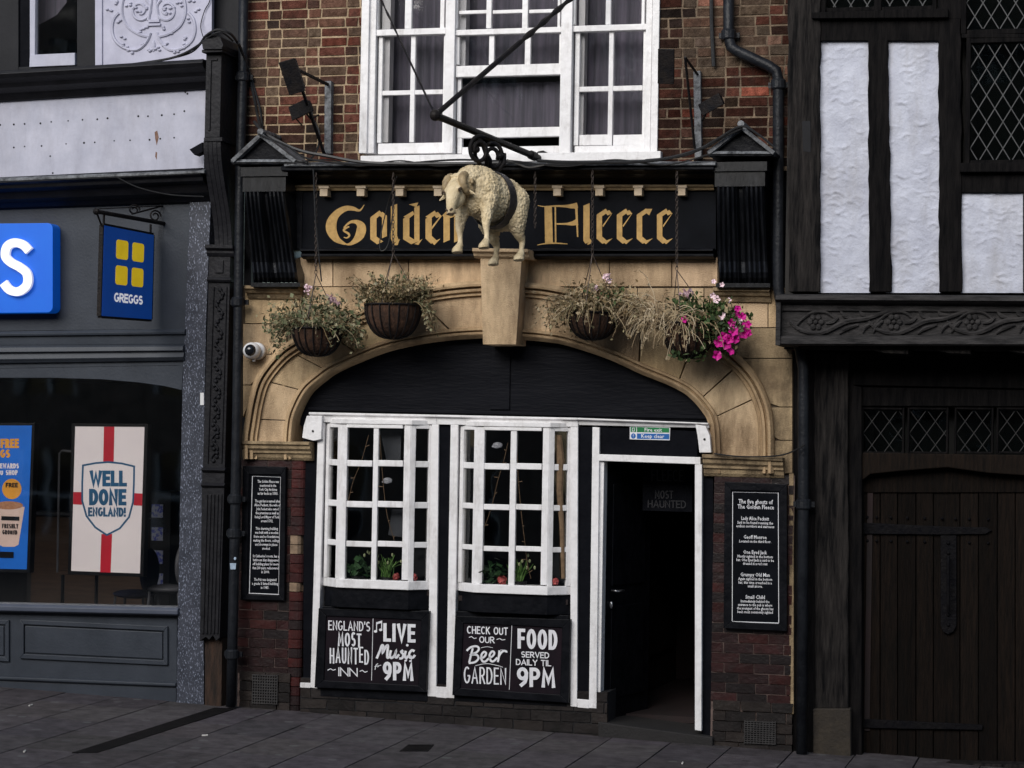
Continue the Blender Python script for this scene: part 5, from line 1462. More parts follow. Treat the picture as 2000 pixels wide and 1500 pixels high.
cable('loose black cable below the bundle from the pilaster head to the plaster panel', [(455, 80, -.3), (430, 63, -.45), (400, 78, -.4), (370, 104, -.24), (300, 121, -.24), (240, 131, -.24)], .007)
cable('thin black cable rising over the right end of the plaster panel', [(398, 76, -.3), (392, 50, -.06), (400, 20, -.05), (410, 0, -.05), (414, -40, -.05)], .004)
cable('thin cable sagging across the dark cornice of the blue bakery shop', [(228, 346, -.36), (270, 366, -.34), (330, 380, -.32), (398, 384, -.32)], .005, 'wire')
cable('thin black cable clipped over the right capital and round the downpipe', [(1395, 886, -.12), (1450, 892, -.13), (1520, 890, -.13), (1556, 878, -.18), (1572, 868, -.2)], .006)


cable('black cable hanging down the left brickwork beside the downpipe to the pediment', [(466, 84, -.25), (482, 130, -.04), (496, 190, -.03), (506, 240, -.04), (512, 262, -.38)], .012)
cable('second black cable hanging on the left brickwork, closer to the floodlight', [(470, 92, -.2), (490, 150, -.03), (508, 215, -.03), (516, 270, -.04), (540, 300, -.3), (600, 318, -.40)], .009)
cable('twisted dead stem of cable rising along the foot of the left floodlight post', [(600, 316, -.38), (618, 296, -.2), (624, 262, -.05), (612, 232, -.04), (606, 205, -.04)], .008)
cable('slack thin black cable lying in shallow loops along the lead of the cornice', [(560, 320, -.41), (640, 312, -.40), (700, 324, -.41), (780, 314, -.41), (860, 324, -.41), (980, 313, -.41), (1100, 325, -.41), (1200, 312, -.41), (1300, 322, -.41), (1390, 300, -.41)], .006)

# ---- downpipes
def pipe(label, pts, r, collars, Y=None, n=6):
    o = thing('drainpipe', label, 'drainpipe', P(*pts[-1]), 'black cast iron drainpipes')
    b = B(); b.tube([P(*p) for p in pts], r, 14); b.build('pipe', M['pipe'], o, smooth=True)
    for p in collars:
        b = B(); c = P(*p); b.tube([c + Vector((0, 0, .04)), c + Vector((0, 0, .028)), c - Vector((0, 0, .028)), c - Vector((0, 0, .04))], [r * 1.12, r * 1.35, r * 1.35, r * 1.12], 14)
        b.box(c.x - r * 1.9, c.x + r * 1.9, c.y + r * .6, c.y + r * 1.2, c.z - .02, c.z + .02); b.build('collar', M['pipe'], o)
    return o


pl = pipe('left cast iron drainpipe between the bakery pilaster and the pub, pale stickers at hip height', [(477, -120, -.09), (474, 150, -.09), (469, 330, -.12), (466, 590, -.14), (463, 800, -.14), (459, 1000, -.14), (455, 1200, -.14), (451, 1380, -.14)], .040, [(474, 150, -.09), (465, 590, -.14), (459, 975, -.14), (457, 1042, -.14), (453, 1278, -.14)])
pipe('right cast iron drainpipe stepping sideways over the brick and down past the notice board', [(1423, -120, -.08), (1423, 70, -.08), (1428, 92, -.09), (1440, 100, -.09), (1500, 128, -.10), (1516, 138, -.10), (1520, 155, -.10), (1520, 560, -.10), (1528, 610, -.10), (1562, 680, -.10), (1569, 720, -.10), (1569, 980, -.10), (1566, 1490, -.10)], .042, [(1423, 68, -.08), (1520, 165, -.10), (1569, 985, -.10)])
b = B(); b.poly([(449, 1100), (461, 1100), (460, 1112), (450, 1112)], -.187, .003); b.ball(P(459, 1091, -.186), (.011, .004, .013), 8, 6); b.build('sticker', M['sticker'], pl)
b = B(); b.poly([(1433, -120), (1448, -120), (1452, 120), (1437, 120)], 0, 0.001) if False else None
b.tube([P(1388, -100, -.04), P(1390, 50, -.04), P(1394, 130, -.04)], .016, 8); tag(b.build('cable_conduit', M['wire']), 'upright black conduit on the right brickwork left of the stepping drainpipe', 'conduit')

# ================================================================== BAKERY SHOP (left)
shop = thing('shop_building', 'slate grey bakery shopfront with a pale stripped fascia and plaster scroll panel above', 'shop', (P(180, 1345).x, 0, gz(P(180, 1345).x)))
XL = -330   # runs on beyond the frame
b = B()
b.poly([(XL, -260), (36, -260), (36, 142), (XL, 160)], .0, .25); b.poly([(150, -260), (186, -260), (186, 138), (150, 140)], .0, .25); b.poly([(412, -260), (490, -260), (490, 1385), (440, 1385), (412, 400)], .08, .25)
b.poly([(36, 131), (150, 125), (150, 142), (36, 146)], .0, .2); b.poly([(36, -260), (150, -260), (150, -140), (36, -140)], .0, .2)
b.poly([(186, 131), (412, 116), (412, 130), (186, 140)], .0, .2)
b.build('upper_wall', mat('dark_grey_paint', (.011, .0115, .014), (.016, .0165, .020), 4, .5, .1, 40, spec=.12), shop, bevel=.004)
b = B(); b.poly([(58, -140), (70, -140), (68, 108), (58, 108)], -.01, .06); b.poly([(58, 107), (146, 103), (146, 127), (57, 131)], -.02, .07); sw = b.build('sash_window', M['palefascia'], shop, bevel=.004)
b = B(); b.poly([(69, -140), (149, -140), (149, 106), (69, 109)], .03, .004); b.build('pane', M['glass2'], sw)
b = B(); b.poly([(36, -140), (58, -140), (57, 131), (36, 134)], .02, .06); b.build('window_jamb', M['black'], shop)
b = B(); b.poly([(72, -140), (142, -140), (130, 5), (110, 30), (72, 50)], .25, .01); b.build('pane_sheet', M['curtain'], shop)  # irregular grey sheet behind the upper pane
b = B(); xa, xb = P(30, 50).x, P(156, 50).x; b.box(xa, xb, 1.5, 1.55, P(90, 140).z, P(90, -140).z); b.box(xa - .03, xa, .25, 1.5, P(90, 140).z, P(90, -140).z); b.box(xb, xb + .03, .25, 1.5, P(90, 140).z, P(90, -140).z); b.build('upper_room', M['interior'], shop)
# scroll panel
b = B(); b.poly([(185, -260), (415, -260), (413, 116), (186, 131)], -.02, .05); b.poly([(185, -260), (199, -260), (199, 129), (186, 131)], -.035, .02); b.poly([(402, -260), (415, -260), (413, 116), (401, 117)], -.035, .02)


def relief(pts, r=.014, n=6): b.tube([P(x, y, -.022) for x, y in catmull(pts, n)], r, 6)


for s in (1, -1):
    def mx(x): return 300 + s * (x - 300)
    sp = [(mx(274 + (22 - 16 * t) * math.cos(R(-60 + 520 * t))), 20 + (24 - 17 * t) * math.sin(R(-60 + 520 * t))) for t in [i / 16 for i in range(17)]]
    b.tube([P(x, y, -.022) for x, y in catmull(sp, 3)], .012, 6)
    for pl_ in ([(292, 72), (270, 66), (248, 50), (238, 25), (242, -5), (262, -30)], [(294, 64), (286, 82), (268, 97), (244, 94), (226, 80), (219, 60), (222, 38), (232, 25)], [(290, 40), (296, -10), (286, -45), (262, -70)], [(262, -70), (235, -80), (215, -60), (218, -30)]):
        relief([(mx(x), y) for x, y in pl_])
    for x, y in ((272, 24), (264, 14), (282, 18), (240, 75), (232, 40), (226, 4), (278, 88), (270, 62), (284, 54), (245, 90), (250, 8), (214, 20), (292, 96), (255, 100)):
        for k in range(3): b.ball(P(mx(x) + rnd.uniform(-5, 5), y + rnd.uniform(-4, 4), -.024), (.016, .014, .010), 7, 5)
b.q(289, 38, 311, 43, -.036, .03); b.q(287, 46, 313, 50, -.036, .03)
b.ball(P(300, 90, -.02), (.02, .014, .05), 8, 6)
b.build('plaster_panel', M['paleplaster'], shop, smooth=False)
dk = mat('dark_moulding_paint', (.005, .005, .0065), (.010, .010, .0125), 7, .5, .4, 30, spec=.25)
b = B(); b.mould((XL, 160, 212), (404, 118, 167), [(0, -.26), (.15, -.28), (.3, -.26), (.45, -.20), (.6, -.18), (.75, -.10), (1, -.06)], .1); b.build('cornice', dk, shop, bevel=.004)
# stripped pale fascia
b = B(); b.poly([(XL, 214), (404, 165), (398, 331), (XL, 362)], -.03, .1)
b.mi = 1
for x, y in ((0, 244), (27, 243), (48, 242), (79, 241), (100, 238), (133, 236), (161, 234), (190, 233), (210, 231), (270, 227), (289, 227), (316, 225), (340, 223), (360, 217), (27, 288), (48, 286), (81, 285), (129, 281), (164, 279), (185, 278), (223, 275), (254, 274), (292, 273), (313, 271), (340, 269), (98, 305), (103, 338), (115, 188), (387, 170), (362, 180), (366, 183), (-30, 246), (-60, 248), (-30, 291), (-75, 293)):
    c = P(x, y, -.031); b.tube([c + Vector((0, .004, 0)), c - Vector((0, .0006, 0))], rnd.uniform(.006, .0095), 8)
b.mi = 2
for pp in ([(302, 258), (307, 255), (310, 268), (306, 284), (303, 270)], [(304, 296), (307, 298), (306, 312), (303, 306)]): b.poly(pp, -.0312, .0008)
b.build('pale_fascia', [M['palefascia'], M['hole'], M['rust']], shop)
b = B(); b.mould((XL, 364, 412), (402, 330, 388), [(0, -.30), (.1, -.33), (.22, -.34), (.3, -.30), (.42, -.29), (.5, -.22), (.75, -.18), (.85, -.1), (1, -.06)], .1); c2 = b.build('lower_cornice', dk, shop, bevel=.004)
b = B(); b.mould((XL, 360, 368), (400, 330, 338), [(0, -.31), (.5, -.345), (1, -.345)], .0); b.build('lead_flashing', M['lead'], c2, bevel=.003)
# grey sign fascia + mouldings + window head
b = B(); b.poly([(XL, 410), (402, 387), (364, 642), (XL, 650)], -.02, .1); b.build('sign_fascia', M['greypaint'], shop)
b = B()
b.mould((XL, 652, 676), (362, 642, 672), [(0, -.06), (.2, -.08), (.35, -.075), (.4, -.05), (1, -.045)], .1)
b.mould((XL, 676.3, 726), (360, 672.4, 714), [(0, -.05), (.1, -.09), (.3, -.10), (.36, -.07), (.6, -.085), (.75, -.06), (.8, -.03), (1, -.03)], .1)
b.build('window_head', M['greypaint'], shop, bevel=.003)
b = B(); b.poly([(XL, 724), (358, 712), (355, 762), (320, 754), (270, 747), (200, 741), (100, 738), (0, 738), (XL, 745)], -.03, .1); b.build('arched_header', M['greypaint'], shop, bevel=.003)
b = B(); b.poly([(XL, 735), (357, 735), (346, 1192), (XL, 1182)], .04, .006); b.build('shop_window', M['shopglass'], shop)
b = B(); b.mould((XL, 1172, 1188), (348, 1187, 1203), [(0, -.06), (.3, -.085), (.8, -.085), (1, -.06)], .15); b.build('window_sill', mat('blue_grey_sill', (.07, .08, .11), (.055, .065, .09), 4, .4), shop, bevel=.005)
b = B(); b.poly([(XL, 1187), (346, 1202), (345, 1400), (XL, 1380)], .0, .1)
def rpanel(x0, y0, x1, y1, sl):
    def s(x, y): return (x, y + sl * (x - x0))
    o_ = [s(x0, y0), s(x1, y0), s(x1, y1), s(x0, y1)]; i_ = [s(x0 + 8, y0 + 9), s(x1 - 7, y0 + 9), s(x1 - 7, y1 - 9), s(x0 + 8, y1 - 9)]
    for k in range(4): b.poly([o_[k], o_[(k + 1) % 4], i_[(k + 1) % 4], i_[k]], -.022, .03)
    b.poly([s(x0 + 11, y0 + 12), s(x1 - 10, y0 + 12), s(x1 - 10, y1 - 12), s(x0 + 11, y1 - 12)], -.014, .02)
rpanel(38, 1210, 327, 1286, .047); rpanel(XL, 1195, 17, 1276, .047)
b.mould((XL, 1306, 1318), (344, 1333, 1344), [(0, -.02), (.2, -.05), (.6, -.05), (1, -.025)], .05); b.poly([(XL, 1318), (344, 1343), (344, 1400), (XL, 1390)], -.024, .1)
b.build('stall_riser', M['greypaint'], shop, bevel=.004)
b = B(); b.poly([(371, 386), (412, 386), (402, 640), (398, 900), (398, 1390), (344, 1390), (349, 1100), (356, 760), (361, 640)], -.05, .15); b.build('granite_pilaster', M['granite'], shop, bevel=.004)
b = B(); b.poly([(391, 767), (398, 767), (398, 791), (391, 791)], -.053, .003); b.build('white_tag', M['camwhite'], shop)
# dark carved pilaster with console
pc = mat('pilaster_paint', (.009, .009, .011), (.017, .017, .020), 6, .5, .5, 30, spec=.15)
b = B()
b.q(401, 102, 431, 268, -.34, .42); b.q(407, 118, 411, 255, -.352, .012); b.q(411.3, 114, 424, 118, -.352, .012)
b.poly([(396, 96), (433, 96), (436, 88), (430, 72), (416, 64), (404, 68), (394, 84)], -.42, .5); b.q(394, 96.3, 434, 102, -.40, .46)
b.q(398, 268.3, 434, 276, -.36, .44)
NP = 16; pr_ = []
for i in range(NP + 1):
    t = i / NP; y = 276 + (480 - 276) * t; s = (1 - math.cos(math.pi * t)) / 2; pr_.append((y, 397 + 22 * s, 433 + 22 * s - 2, -.35 + .22 * s))
va = [b.bm.verts.new(P(x0, y, Y)) for y, x0, x1, Y in pr_]; vb = [b.bm.verts.new(P(x1, y, Y)) for y, x0, x1, Y in pr_]
wa = [b.bm.verts.new(Vector((v.co.x, .1, v.co.z))) for v in va]; wb = [b.bm.verts.new(Vector((v.co.x, .1, v.co.z))) for v in vb]
for i in range(NP): b.face([va[i], vb[i], vb[i + 1], va[i + 1]]); b.face([vb[i], wb[i], wb[i + 1], vb[i + 1]]); b.face([va[i], wa[i], wa[i + 1], va[i + 1]])
for k in (.25, .5, .75): b.tube([P(x0 + (x1 - x0) * k, y, Y) for y, x0, x1, Y in pr_], .006, 5)
b.mould((402, 478, 500), (456, 479, 501), [(0, -.19), (.3, -.19), (.5, -.16), (.7, -.16), (1, -.14)], .1)
b.poly([(408, 500), (450, 501), (449, 543), (407, 542)], -.135, .2); b.poly([(420, 508), (436, 508), (435, 533), (419, 533)], -.146, .02)
b.mould((404, 541, 550), (451, 542, 551), [(0, -.15), (.5, -.165), (1, -.15)], .1)
b.poly([(407, 551), (449, 551), (439, 915), (396, 915)], -.13, .2)
for i in range(4):
    pass
b.poly([(416, 560), (418, 560), (406, 905), (404, 905)], -.142, .02); b.poly([(441, 560), (443, 560), (433, 905), (431, 905)], -.142, .02)
for i in range(44):        # carved vine
    t = i / 43; y = 566 + 334 * t; xc = 430 - 11.5 * t; x = xc + 5.5 * math.sin(i * 1.25); b.ball(P(x, y, -.134), (.020, .016, .017), 7, 5)
b.tube([P(430 - 11.5 * i / 90 + 6 * math.sin(i * .62), 566 + 334 * i / 90, -.138) for i in range(91)], .008, 5)
b.mould((394, 913, 922), (440, 914, 923), [(0, -.14), (.5, -.165), (1, -.14)], .1); b.mould((393, 943, 952), (439, 944, 953), [(0, -.14), (.5, -.165), (1, -.14)], .1); b.poly([(395, 921), (439, 921), (438, 944), (394, 944)], -.13, .2)
b.poly([(394, 951), (438, 952), (429, 1246), (422, 1252), (416, 1241), (408, 1250), (402, 1244), (390, 1253)], -.135, .2)
for k in range(5): x = 402 + k * 7; b.poly([(x, 966), (x + 3.2, 966), (x - 4.6, 1238), (x - 7.8, 1238)], -.146, .02)
b.build('carved_pilaster', pc, shop, bevel=.003)
b = B(); b.poly([(400, 1235), (434, 1235), (432, 1390), (400, 1390)], -.07, .2); b.build('bare_post', M['barewood'], shop, bevel=.004)
b = B(); b.poly([(430, 100), (470, 100), (470, 500), (452, 500), (440, 1390), (432, 1390), (438, 900)], .02, .1); b.build('side_strip', M['black'], shop)
# interior
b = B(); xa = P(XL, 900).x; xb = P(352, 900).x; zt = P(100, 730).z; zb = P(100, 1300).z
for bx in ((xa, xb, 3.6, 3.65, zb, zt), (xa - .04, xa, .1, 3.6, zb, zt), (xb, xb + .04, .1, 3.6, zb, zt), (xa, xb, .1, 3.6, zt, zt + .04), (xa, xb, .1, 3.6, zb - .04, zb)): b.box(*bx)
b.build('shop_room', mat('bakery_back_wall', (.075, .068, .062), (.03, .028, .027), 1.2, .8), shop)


# blue sign box with the letter S
bs_ = thing('shop_sign', 'bright blue box sign with a white letter S cut by the left edge', 'sign', P(50, 610, -.1))
def rrect(x0, y0, x1, y1, r, n=6):
    return arc(x1 - r, y0 + r, r, r, -90, 0, n) + arc(x1 - r, y1 - r, r, r, 0, 90, n) + arc(x0 + r, y1 - r, r, r, 90, 180, n) + arc(x0 + r, y0 + r, r, r, 180, 270, n)
b = B(); b.poly([(x, y + (-.01) * (x - 50)) for x, y in rrect(-310, 436, 103, 611, 11)], -.16, .14); b.build('box', M['blue'], bs_, bevel=.004)
ik = Ink(plane(-.175)); sp = catmull([(56, 490), (44, 478), (27, 474), (13, 482), (10, 500), (20, 512), (38, 522), (52, 535), (52, 556), (36, 569), (18, 566), (6, 552)], 6)
bb = B()
def thick_strip(pts, w, Y, th):
    pts = [Vector(p) for p in pts]; L = []; Q = []
    for i, p in enumerate(pts):
        d = (pts[min(i + 1, len(pts) - 1)] - pts[max(i - 1, 0)]).normalized(); n = Vector((-d.y, d.x)); L.append(p + n * w / 2); Q.append(p - n * w / 2)
    ra = [[bb.bm.verts.new(P(v.x, v.y, Y)) for v in s] for s in (L, Q)]; rb_ = [[bb.bm.verts.new(Vector((v.co.x, v.co.y + th, v.co.z))) for v in s] for s in ra]
    for i in range(len(pts) - 1):
        bb.face([ra[0][i], ra[0][i + 1], ra[1][i + 1], ra[1][i]]); bb.face([ra[0][i], ra[0][i + 1], rb_[0][i + 1], rb_[0][i]]); bb.face([ra[1][i], ra[1][i + 1], rb_[1][i + 1], rb_[1][i]])
    bb.face([ra[0][0], ra[1][0], rb_[1][0], rb_[0][0]]); bb.face([ra[0][-1], ra[1][-1], rb_[1][-1], rb_[0][-1]])
thick_strip(sp, 17, -.20, .03); bb.build('letter', M['litletter'], bs_)
ik.b.bm.free()

# projecting sign
hs = thing('hanging_sign', 'navy projecting sign with four yellow squares hung on a scrolled bracket', 'sign', P(315, 437, 0))
cor4 = [P(204, 440, -.95), P(301, 459, -.12), P(297, 624, -.12), P(199, 617, -.95)]
nrm_ = Vector((1, 0, 0)); nrm_ = ((cor4[1] - cor4[0]).cross(cor4[3] - cor4[0])).normalized()
if nrm_.x < 0: nrm_ = -nrm_
def H(u, v): 
    a = cor4[0].lerp(cor4[1], u); c = cor4[3].lerp(cor4[2], u); return a.lerp(c, v)
b = B(); b.prism([H(0, 0), H(1, 0), H(1, 1), H(0, 1)], [p - nrm_ * .04 for p in (H(0, 0), H(1, 0), H(1, 1), H(0, 1))]); b.build('panel', M['darkblue'], hs, bevel=.004)
b = B()
for a, c in (((0, 0), (1, 0)), ((1, 0), (1, 1)), ((1, 1), (0, 1)), ((0, 1), (0, 0))): b.tube([H(*a) - nrm_ * .02, H(*c) - nrm_ * .02], .024, 4)
b.build('frame', M['iron'], hs)
b = B()
for u0_, u1_, v0_, v1_ in ((.24, .47, .13, .345), (.56, .79, .13, .345), (.24, .47, .42, .635), (.56, .79, .42, .635)):
    pts = rrect(u0_, v0_, u1_, v1_, .035, 5); b.prism([H(u, v) + nrm_ * .004 for u, v in pts], [H(u, v) + nrm_ * .0005 for u, v in pts])
b.build('yellow_squares', M['yellow'], hs)
ik = Ink(lambda x, y: H(x, y) + nrm_ * .003, nrm_)
small = Ink(lambda x, y: H(x / 100, y / 100) + nrm_ * .003, nrm_)
small.word('GREGGS', 22, 73, 79, 83.5, 2.3, .01, gap=.08); small.build('lettering', M['litletter'], hs); ik.b.bm.free()
b = B(); pA = P(322, 437, 0); pB = P(188, 413, -1.08); b.tube([pA, pB], .017, 8); b.tube([pB, P(198, 440, -.98)], .008, 6); b.ball(pB, .028, 8, 6)
b.q(310, 400, 321, 468, -.02, .03)
for x in (.03, .97): b.tube([H(x, 0) - nrm_ * .02, H(x, 0) - nrm_ * .02 + Vector((0, 0, .085))], .010, 6)
b.tube([P(318, 402, -.01), P(258, 418, -.5)], .007, 6); b.tube([P(318, 402, -.01), P(192, 408, -1.05)], .004, 6)
for (x, y, Y, r) in ((303, 422, -.12, .05), (262, 410, -.48, .045)):
    c = P(x, y, Y); b.tube([c + Vector((math.cos(R(a)) * .03 * k, math.cos(R(a)) * r * k, math.sin(R(a)) * r * k)) for a, k in [(i * 22, 1 - i / 36) for i in range(25)]], .007, 6)
b.build('bracket', M['iron'], hs)

# posters (lit screens)
es = thing('poster_screen', 'lit poster screen with red cross and shield reading Well Done England', 'screen', P(210, 1120, .25))
YS = .25
b = B(); b.poly([(140, 827), (289, 828), (280, 1127), (132, 1122)], YS + .005, .08); b.build('case', M['screen'], es, bevel=.004)
b = B(); b.poly([(147, 833), (282, 834), (273, 1120), (139, 1115)], YS, .004); b.build('display', M['posterwhite'], es)
b = B(); b.poly([(203, 833.5), (223.5, 833.5), (222, 903), (201.5, 903)], YS - .001, .0008); b.poly([(198, 1043), (219, 1043), (216, 1118.5), (195.5, 1117.5)], YS - .001, .0008); b.poly([(143.4, 961), (161, 961), (160, 986), (142.8, 985)], YS - .001, .0008); b.poly([(261, 963), (278.2, 964), (277.4, 988), (261, 987)], YS - .001, .0008)
b.build('red_cross', M['posterred'], es)
ik = Ink(plane(YS - .0015)); sh = [(162, 909), (186, 904.5), (211, 902.5), (237, 905), (262, 911), (261.5, 945), (260, 980), (252, 1010), (234, 1032), (208.5, 1045), (186, 1030), (169, 1008), (160.5, 978), (160.5, 945), (162, 909)]
ik.strip(sh, 3.6)
ik.word('WELL', 175, 919, 248, 950, 7.2, .005, gap=.02); ik.word('DONE', 174, 955, 247, 987, 7.4, .005, gap=.04); ik.word('ENGLAND!', 172, 991, 246, 1009, 4.0, .01, gap=.04); ik.build('lettering', M['posternavy'], es)
cs_ = thing('poster_screen', 'lit blue poster screen with a coffee cup behind the shop glass', 'screen', P(10, 1112, .25))
b = B(); b.poly([(-100, 826), (68, 826), (58, 1119), (-110, 1115)], YS + .005, .08); b.build('case', M['screen'], cs_, bevel=.004)
b = B(); b.poly([(-95, 831), (62, 831), (52, 1112), (-105, 1109)], YS, .004); b.build('display', M['posterblue'], cs_)
ik = Ink(plane(YS - .0015)); ik.word('FREE', 1, 857, 37, 875, 4.4, 0, gap=.08); ik.word('GGS', -10, 878, 20, 894, 4.2, 0, gap=.08); ik.build('orange_lettering', M['posterorange'], cs_)
ik = Ink(plane(YS - .0015)); ik.word('REWARDS', -6, 905, 37, 915, 2.3, 0); ik.word('YOU SHOP', -12, 918, 35, 928, 2.3, 0); ik.build('white_lettering', M['posterwhite'], cs_)
b = B(); b.poly(arc(23, 955, 19, 20, 0, 345, 24), YS - .001, .0008); b.build('roundel', M['posterorange'], cs_)
b = B(); b.poly([(-14, 988), (48, 990), (36, 1064), (28, 1068), (6, 1068), (-2, 1064)], YS - .0022, .0008); b.build('cup', M['postercup'], cs_)
b = B(); b.poly([(p[0], p[1]) for p in arc(17, 987, 28, 8, 0, 345, 24)], YS - .0034, .0008); b.build('coffee', M['postercoffee'], cs_)
ik = Ink(plane(YS - .0036)); ik.word('FREE', 11, 943, 35, 952, 2.2, 0); ik.word('FRESHLY', 4, 1023, 36, 1032, 2, .02); ik.word('GROUND', 5, 1035, 34, 1044, 2, .02); ik.strip([(3, 1012), (38, 1013)], 8); ik.strip([(-20, 1083), (27, 1084)], 12); ik.build('dark_lettering', M['screen'], cs_)


# cafe furniture behind the glass
def cafe_chair(label, x, y, Y, m, ang=0, s=1.0):
    r = thing('cafe_chair', label, 'chair', P(x, y, Y), 'chairs inside the bakery window'); c = P(x, y, Y); 
    b = B(); b.ball(c + Vector((0, 0, .0)), (.19, .17, .04), 16, 8); b.build('seat', M[m], r, smooth=True)
    b = B(); b.ball(c + Vector((.14, .0, .2)), (.05, .18, .2), 14, 10); b.build('backrest', M[m], r, smooth=True)
    for dx, dy in ((-.13, -.1), (.13, -.1), (-.13, .1), (.13, .1)):
        b = B(); b.tube([c + Vector((dx, dy, -.02)), c + Vector((dx * 1.25, dy * 1.2, -.45))], .012, 6); b.build('leg', M['chair'], r)


cafe_chair('pale shell chair behind the glass at the right end of the shop window', 330, 1150, .65, 'chair')
cafe_chair('navy upholstered seat behind the glass under the shield poster', 262, 1160, 1.1, 'navyfabric')
tb = thing('cafe_table', 'small wooden table behind the glass left of the shield poster', 'table', P(150, 1125, .9))
b = B(); b.q(112, 1116, 190, 1123, .75, .5); b.build('tabletop', M['tablewood'], tb, bevel=.004)
for x in (118, 184): b = B(); b.q(x, 1123, x + 3, 1240, .9, .04); b.build('leg', M['screen'], tb)
b = B(); b.tube([P(112, 1118, .6), P(114, 1000, .6), P(116, 885, .6), P(122, 880, .6), P(140, 882, .6)], .010, 6); tag(b.build('metal_stand', M['chair']), 'thin steel stand behind the glass between the two poster screens', 'stand')

fr = thing('display_fridge', 'dim blue drinks fridge at the back right of the bakery shop', 'fridge', P(310, 1200, 2.6))
b = B(); b.q(292, 960, 332, 1230, 2.6, .6); b.build('body', M['screen'], fr, bevel=.01)
b = B()
for y in (985, 1030, 1075, 1120): b.q(296, y, 318, y + 26, 2.59, .008)
b.build('shelf', mat('blue_cartons', (.05, .07, .35), (.30, .32, .40), 30, .5, lo=.45, hi=.5), fr)
ct = thing('shop_counter', 'dim wooden counter across the back of the bakery shop', 'counter', P(150, 1240, 3.0))
b = B(); b.q(60, 1010, 285, 1240, 3.0, .5); b.build('front', M['tablewood'], ct, bevel=.01)
b = B(); b.q(56, 1002, 288, 1009, 2.95, .6); b.build('worktop', M['chair'], ct, bevel=.01)

# small lamp on the fascia end, by the pilaster
b = B(); b.poly([(370, 292), (395, 278), (396, 296), (380, 303)], -.2, .1); tag(b.build('bulkhead_lamp', M['black']), 'small black lamp at the right end of the pale stripped fascia', 'lamp')

# ================================================================== TIMBER HOUSE (right)
th_ = thing('timber_house', 'black timber framed house with white plaster panels and a carved jetty beam', 'house', (P(1800, 1490).x, 0, gz(P(1800, 1490).x)))
XR = 2300; YU = -.30


def wavy(b, pts, Y, th, amp=1.6, step=24):
    """hand hewn timber: edges that wander"""
    out = []
    for (a, c) in zip(pts, pts[1:] + pts[:1]):
        n = max(1, int(math.hypot(c[0] - a[0], c[1] - a[1]) / step))
        for i in range(n):
            t = i / n; out.append((a[0] + (c[0] - a[0]) * t + (rnd.uniform(-amp, amp) if i else 0), a[1] + (c[1] - a[1]) * t + (rnd.uniform(-amp * .4, amp * .4) if i else 0)))
    b.poly(out, Y, th)


b = B(); wavy(b, [(1538, -260), (1602, -260), (1601, 570), (1540, 570)], YU - .03, .3); b.mi = 1
b.poly([(1566, 236), (1583, 236), (1584, 298), (1568, 296)], YU - .032, .01); b.build('corner_post', [M['greyoak'], M['hole']], th_, bevel=.006)
b = B(); wavy(b, [(1695, 78), (1734, 78), (1741, 570), (1697, 570)], YU - .02, .2); b.build('stud', M['darkwood'], th_, bevel=.006)
b = B(); wavy(b, [(1832, 36), (1876, 36), (1879, 570), (1834, 570)], YU - .02, .2); b.build('stud', M['darkwood'], th_, bevel=.006)
b = B(); wavy(b, [(1600, 36), (1834, 36), (1834, 80), (1600, 80)], YU - .015, .2); b.build('rail', M['darkwood'], th_, bevel=.006)
b = B(); b.poly([(1585, 24), (1852, 16), (1852, 34), (1585, 36)], YU - .07, .2); b.build('window_sill', M['darkwood'], th_, bevel=.005); b = B(); b.poly([(1874, 318), (XR, 316), (XR, 334), (1874, 336)], YU - .07, .2); b.build('window_sill', M['darkwood'], th_, bevel=.005)
b = B(); b.poly([(1878, 336), (XR, 334), (XR, 376), (1878, 376)], YU - .01, .2); b.poly([(1998, 376), (2040, 376), (2040, 570), (1998, 570)], YU - .02, .2); b.poly([(2180, 376), (XR, 376), (XR, 570), (2180, 570)], YU - .02, .2); b.build('rail', M['darkwood'], th_, bevel=.005)


def plaster(pts):
    """trowelled plaster, modelled swirls"""
    xs = [p[0] for p in pts]; ys = [p[1] for p in pts]; x0, x1, y0, y1 = min(xs), max(xs), min(ys), max(ys); b = B()
    st = 2.6; nx = int((x1 - x0) / st); ny = int((y1 - y0) / st); g = []
    marks = []
    for i in range(int((x1 - x0) * (y1 - y0) / 750)):
        marks.append((rnd.uniform(x0, x1), rnd.uniform(y0, y1), rnd.uniform(8, 19), rnd.uniform(1.2, 2.6) + rnd.choice((0, 0, 3.1)), rnd.uniform(-.5, .5), rnd.uniform(.3, 1)))
    for j in range(ny + 1):
        row = []
        for i in range(nx + 1):
            x = x0 + (x1 - x0) * i / nx; y = y0 + (y1 - y0) * j / ny; h = .006 * noise.noise(Vector((x * .03, y * .03, 1))) + .003 * noise.noise(Vector((x * .11, y * .11, 4)))
            for mx_, my, r, a, tl, k in marks:
                dx, dy = x - mx_, y - my
                if abs(dx) > r + 4 or abs(dy) > r + 4: continue
                yy = dy - dx * tl - dx * dx / (2.2 * r) * (1 if a < 3 else -1)
                w = math.exp(-(dx / r) ** 2 * 1.6)
                h += k * .012 * w * (math.exp(-((yy) / 2.6) ** 2) if yy < 0 else math.exp(-(yy / 1.3) ** 2)) 
            row.append(b.bm.verts.new(P(x, y, YU + .02) - Vector((0, h, 0))))
        g.append(row)
    for j in range(ny):
        for i in range(nx): b.face([g[j][i], g[j][i + 1], g[j + 1][i + 1], g[j + 1][i]])
    b.poly([(x0, y0), (x1, y0), (x1, y1), (x0, y1)], YU + .06, .1)
    b.build('plaster_panel', M['plaster'], th_, smooth=True)


